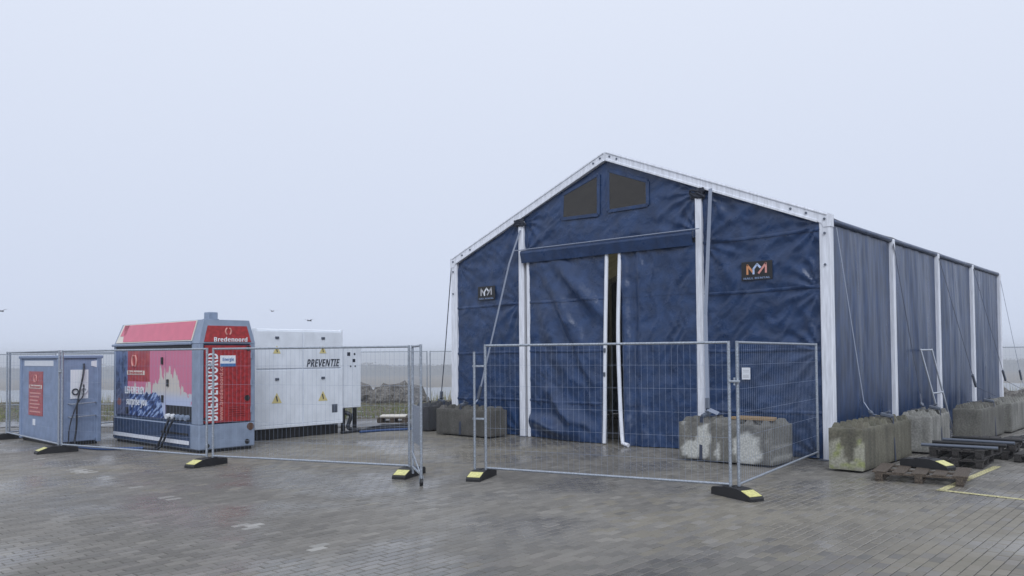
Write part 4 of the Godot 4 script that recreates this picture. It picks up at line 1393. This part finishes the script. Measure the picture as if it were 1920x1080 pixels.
func small_things() -> void:
	# ladder leaning on the tent side
	var t := thing("ladder", "short aluminium ladder leaning against the tent side wall", "ladder")
	var foot := [Vector3(5.02, 0.02, -5.75), Vector3(5.02, 0.02, -6.55)]
	var head := [Vector3(4.84, 1.93, -4.75), Vector3(4.84, 1.93, -5.62)]
	for i in 2:
		var s := st()
		bar(s, foot[i], head[i], 0.06, 0.03, Vector3(0, 0, 1), 0.005)
		part(t, "rail", s, M.aluminium)
	for k in [0.49, 0.99]:
		var s := st()
		tube(s, [foot[0].lerp(head[0], k), foot[1].lerp(head[1], k)], 0.02, 8)
		part(t, "rung", s, M.aluminium)
	var sp := st()
	bar(sp, foot[0].lerp(head[0], 0.02), foot[0].lerp(head[0], 0.3) + Vector3(0.03, 0, -0.3), 0.04, 0.02, Vector3(0, 0, 1), 0.004)
	part(t, "stay", sp, M.aluminium)

	pallet(Vector3(6.43, 0.0, 1.28), 0.10, "weathered wooden pallet carrying a black fence foot", M.wood, 1.0, 1.15).rotation.y = PI / 2 + 0.16
	# fence feet dropped on and around it
	var f := fence_foot(Vector2(6.42, 1.0), PI - 0.30, "black fence foot lying on the wooden pallet, yellow end outward")
	f.position.y = 0.145
	pallet(Vector3(6.45, 0.0, -0.95), PI / 2 + 0.06, "dark pallet lying behind the pallet with the fence foot", M.old_wood)
	pallet(Vector3(6.55, 0.0, -2.45), PI / 2 + 0.02, "dark pallet lying beside the third ballast block", M.old_wood)
	pallet(Vector3(7.5, 0.0, -2.2), PI / 2 - 0.03, "dark pallet at the picture edge beside the tent", M.old_wood)
	pallet(Vector3(6.50, 0.146, -1.05), PI / 2 - 0.05, "dark pallet stacked on top of another beside the tent", M.old_wood)
	pallet(Vector3(6.62, 0.146, -2.5), PI / 2 + 0.09, "dark top pallet beside the third ballast block", M.old_wood)
	var words := ["first", "second", "third", "fourth", "fifth"]
	for i in 5:
		f = fence_foot(Vector2(6.62 + 0.02 * i, -4.1 - 0.30 * i), PI + 0.03 * i, "black fence foot, %s of the row behind the dark pallets" % words[i], false)
	# steel tubes on the dark pallets
	for i in 4:
		var s := st()
		var z := -0.5 - i * 0.55
		tube(s, [Vector3(-0.55, 0.0, 0.0), Vector3(0.55, 0.0, -0.12 + i * 0.06)], 0.028, 8)
		solo("steel_tube", s, M.rubber if i % 2 else M.bolt, "dark steel tube lying on the dark pallets, %s from the pallet corner" % words[i], "tube", "steel tubes on the dark pallets", Vector3(6.50 + 0.03 * i, 0.322, z))
	# board lying on the whitish block
	var s := st()
	cbox(s, Vector3.ZERO, Vector3(0.74, 0.045, 0.12), 0.006)
	solo("timber_board", s, M.new_wood, "short orange brown board lying on the whitish concrete block", "board", "", Vector3(3.86, 0.775, 1.40), 0.02)
	s = st()
	cbox(s, Vector3.ZERO, Vector3(0.66, 0.045, 0.11), 0.006)
	solo("timber_board", s, M.new_wood, "second pale board lying behind the orange brown board", "board", "", Vector3(3.84, 0.775, 1.18), -0.04)
	# cables on the ground between container and tent
	var runs := [[Vector3(-6.0, 0.03, 1.9), Vector3(-5.9, 0.03, 1.2), Vector3(-5.7, 0.03, 0.8), Vector3(-5.6, 0.03, 0.35)],
		[Vector3(-6.2, 0.03, 2.3), Vector3(-6.3, 0.03, 1.4), Vector3(-6.2, 0.03, 0.7), Vector3(-5.75, 0.03, -0.1)],
		[Vector3(-6.4, 0.03, 1.5), Vector3(-6.8, 0.03, 0.9), Vector3(-6.7, 0.03, 0.2), Vector3(-6.0, 0.03, -0.8)]]
	var tell := ["blue cable on the paving, nearest of the three by the container", "dark cable on the paving, middle of the three by the container", "dark cable by the verge, farthest of the three by the container"]
	for i in 3:
		s = st()
		tube(s, smooth_line(runs[i], 30), 0.03, 8)
		solo("power_cable", s, M.cable_blue if i == 0 else M.cable, tell[i], "cable", "cables by the container")
	s = st()
	tube(s, smooth_line([Vector3(-8.4, 0.03, 7.55), Vector3(-7.4, 0.03, 7.45), Vector3(-6.9, 0.03, 7.0), Vector3(-6.75, 0.03, 6.8)], 30), 0.03, 8)
	solo("power_cable", s, M.cable_blue, "dark blue cable on the ground between cabinet and power unit", "cable", "cables by the container")
	var p := pallet(Vector3(-7.4, 0.05, -0.35), 0.7, "small pallet on the verge beside the dark corner block", M.wood, 0.8, 0.6)
	s = st()
	cbox(s, Vector3(0, 0, 0), Vector3(0.7, 0.05, 0.5), 0.008)
	solo("pale_board", s, M.cream, "pale board lying on the small verge pallet", "board", "", p.position + Vector3(0, 0.172, 0), 0.74)
	# gulls
	for b in [[Vector3(-42.8, 4.6, -21.9), 0.3, "small gull flying above the white container's middle"], [Vector3(-51.9, 5.8, -24.4), 1.4, "faint gull flying above the white container's near edge"], [Vector3(-46.7, 4.8, -2.3), 0.9, "brown bird at the picture edge above the cabinet"]]:
		s = st()
		for sd in [-1.0, 1.0]:
			sheet(s, 6, 2, func(u: float, w: float) -> Vector3: return Vector3(sd * u * 0.5, 0.16 * sin(u * 2.2) - 0.05 * u, (w - 0.5) * 0.16 * (1.0 - u * 0.8) - u * 0.06), Vector3.UP)
		tube(s, [Vector3(0, 0.0, -0.24), Vector3(0, 0.01, -0.1), Vector3(0, 0.0, 0.12), Vector3(0, 0.0, 0.26)], 0.04, 6)
		solo("gull", s, M.bird, b[2], "bird", "birds in the sky", b[0], b[1])

# ---------------------------------------------------------------- beyond the yard
func background() -> void:
	var place := func(e: float, t: float) -> Vector3:
		var x := EDGE.x * e - EDGE.y * t
		var z := EDGE.y * e + EDGE.x * t
		return Vector3(x, land_height(x, z), z)
	# boulders along the dike edge
	for i in 22:
		var r := rng.randf_range(0.3, 0.72)
		var ph := Vector3(rng.randf() * 50.0, rng.randf() * 50.0, 0)
		var s := st()
		var flat := rng.randf_range(0.6, 0.9)
		var rock := func(a: float, b: float) -> Vector3:
			var d := Vector3(cos(TAU * a) * sin(PI * b), cos(PI * b), sin(TAU * a) * sin(PI * b))
			var k := 1.0 + 0.55 * wob.get_noise_3d(d.x * 0.9 + ph.x, d.y * 0.9 + ph.y, d.z * 0.9) + 0.25 * wob.get_noise_3d(d.x * 2.4 + ph.y, d.y * 2.4, d.z * 2.4 + ph.x)
			return Vector3(d.x, d.y * flat, d.z) * r * k
		for ja in 9:
			for jb in 6:
				var q := [rock.call(ja / 9.0, jb / 6.0), rock.call((ja + 1) / 9.0, jb / 6.0), rock.call((ja + 1) / 9.0, (jb + 1) / 6.0), rock.call(ja / 9.0, (jb + 1) / 6.0)]
				if jb > 0:
					tri(s, q[0], q[1], q[2], q[0] + q[1] + q[2])
				if jb < 5:
					tri(s, q[0], q[2], q[3], q[0] + q[2] + q[3])
		var tt := -8.7 + i * 0.18 + rng.randf_range(-0.3, 0.3)
		if i > 16:
			tt = 15.8 + (i - 16) * 0.4
		var at: Vector3 = place.call(14.0 + rng.randf_range(-0.5, 0.5), tt) + Vector3(0, r * 0.35, 0)
		solo("boulder", s, M.rock, "grey boulder in the rubble bank behind the container" if i <= 16 else "grey boulder on the dike beyond the tent's rear corner", "boulder", "boulders on the dike", at, rng.randf() * TAU)
	# reeds and rough grass on the dike
	var s := st()
	for i in 9000:
		var t := rng.randf_range(-34.0, 26.0)
		var e := 14.6 + absf(rng.randfn(0.0, 1.1))
		var p: Vector3 = place.call(e, t)
		var h := rng.randf_range(0.45, 1.0) * (0.75 + 0.5 * wob.get_noise_1d(t * 0.4))
		var lean := Vector3(rng.randfn(0, 0.12), 1.0, rng.randfn(0, 0.12)) * h
		var wv := Vector3(0.748, 0, -0.663).rotated(Vector3.UP, rng.randf_range(-0.6, 0.6)) * 0.022
		var c := Color(0.33, 0.28, 0.17).lerp(Color(0.22, 0.23, 0.10), rng.randf())
		tri(s, p - wv, p + wv, p + lean, Vector3(0.6, 0.2, 0.7), c)
	var o := solo("reeds", s, M.leafy, "pale dry reeds along the dike edge", "reeds")
	o.set_meta("kind", "stuff")
	s = st()
	for i in 7000:
		var t := rng.randf_range(-34.0, 7.5)
		var e := rng.randf_range(6.6, 14.4)
		var p: Vector3 = place.call(e, t)
		if not (p.x < -7.3 and p.z < 1.0 - (p.x + 7.2) * 0.75):
			continue
		p.y += 0.03
		var h := rng.randf_range(0.06, 0.2)
		var wv := Vector3(0.748, 0, -0.663).rotated(Vector3.UP, rng.randf_range(-0.9, 0.9)) * 0.015
		var c := Color(0.20, 0.20, 0.09).lerp(Color(0.12, 0.16, 0.05), rng.randf())
		tri(s, p - wv, p + wv, p + Vector3(rng.randfn(0, 0.03), h, rng.randfn(0, 0.03)), Vector3(0.6, 0.2, 0.7), c)
	o = solo("rough_grass", s, M.leafy, "rough yellowish grass on the verge behind the container", "grass")
	o.set_meta("kind", "stuff")
	# the far shore: a low hill with woods, one hazy mass
	s = st()
	sheet(s, 200, 8, func(u: float, w: float) -> Vector3:
		var t := lerpf(-900.0, 900.0, u)
		var e := lerpf(900.0, 1250.0, w)
		var crest := 11.5 + 4.0 * wob.get_noise_1d(t * 0.011) + 1.6 * wob.get_noise_1d(t * 0.05 + 40.0)
		return Vector3(EDGE.x * e - EDGE.y * t, -22.6 + crest * sin(PI * clampf(w * 1.4, 0.0, 1.0)), EDGE.y * e + EDGE.x * t), Vector3.UP)
	structure("hills", s, M.far_hill)
	s = st()
	sheet(s, 120, 6, func(u: float, w: float) -> Vector3:
		var t := lerpf(-700.0, 700.0, u)
		var e := lerpf(575.0 + 30.0 * wob.get_noise_1d(t * 0.02), 960.0, w)
		return Vector3(EDGE.x * e - EDGE.y * t, -22.3 + smoothstep(0.0, 0.1, w) * 1.4 + wob.get_noise_2d(t * 0.05, e * 0.05), EDGE.y * e + EDGE.x * t), Vector3.UP)
	structure("far_field", s, M.far_field)
	s = st()
	for i in 40000:
		var t := rng.randf_range(-860.0, 860.0)
		var e := rng.randf_range(930.0, 1030.0)
		var crown := 13.0 + 4.0 * wob.get_noise_1d(t * 0.011) + 3.5 * wob.get_noise_1d(t * 0.06 + 40.0)
		var y := -22.4 + crown * pow(rng.randf(), 0.65)
		var p := Vector3(EDGE.x * e - EDGE.y * t, y, EDGE.y * e + EDGE.x * t)
		var a := Vector3(rng.randfn(), rng.randfn(), rng.randfn()).normalized() * rng.randf_range(1.0, 2.6)
		var b := Vector3(rng.randfn(), rng.randfn(), rng.randfn()).normalized() * rng.randf_range(1.0, 2.6)
		tri(s, p, p + a, p + b, Vector3(0.66, 0.2, 0.75), Color(0.07, 0.075, 0.06).lerp(Color(0.12, 0.10, 0.08), rng.randf()))
	o = solo("far_woods", s, M.leafy, "hazy wooded shore in the far distance", "woods")
	o.set_meta("kind", "stuff")
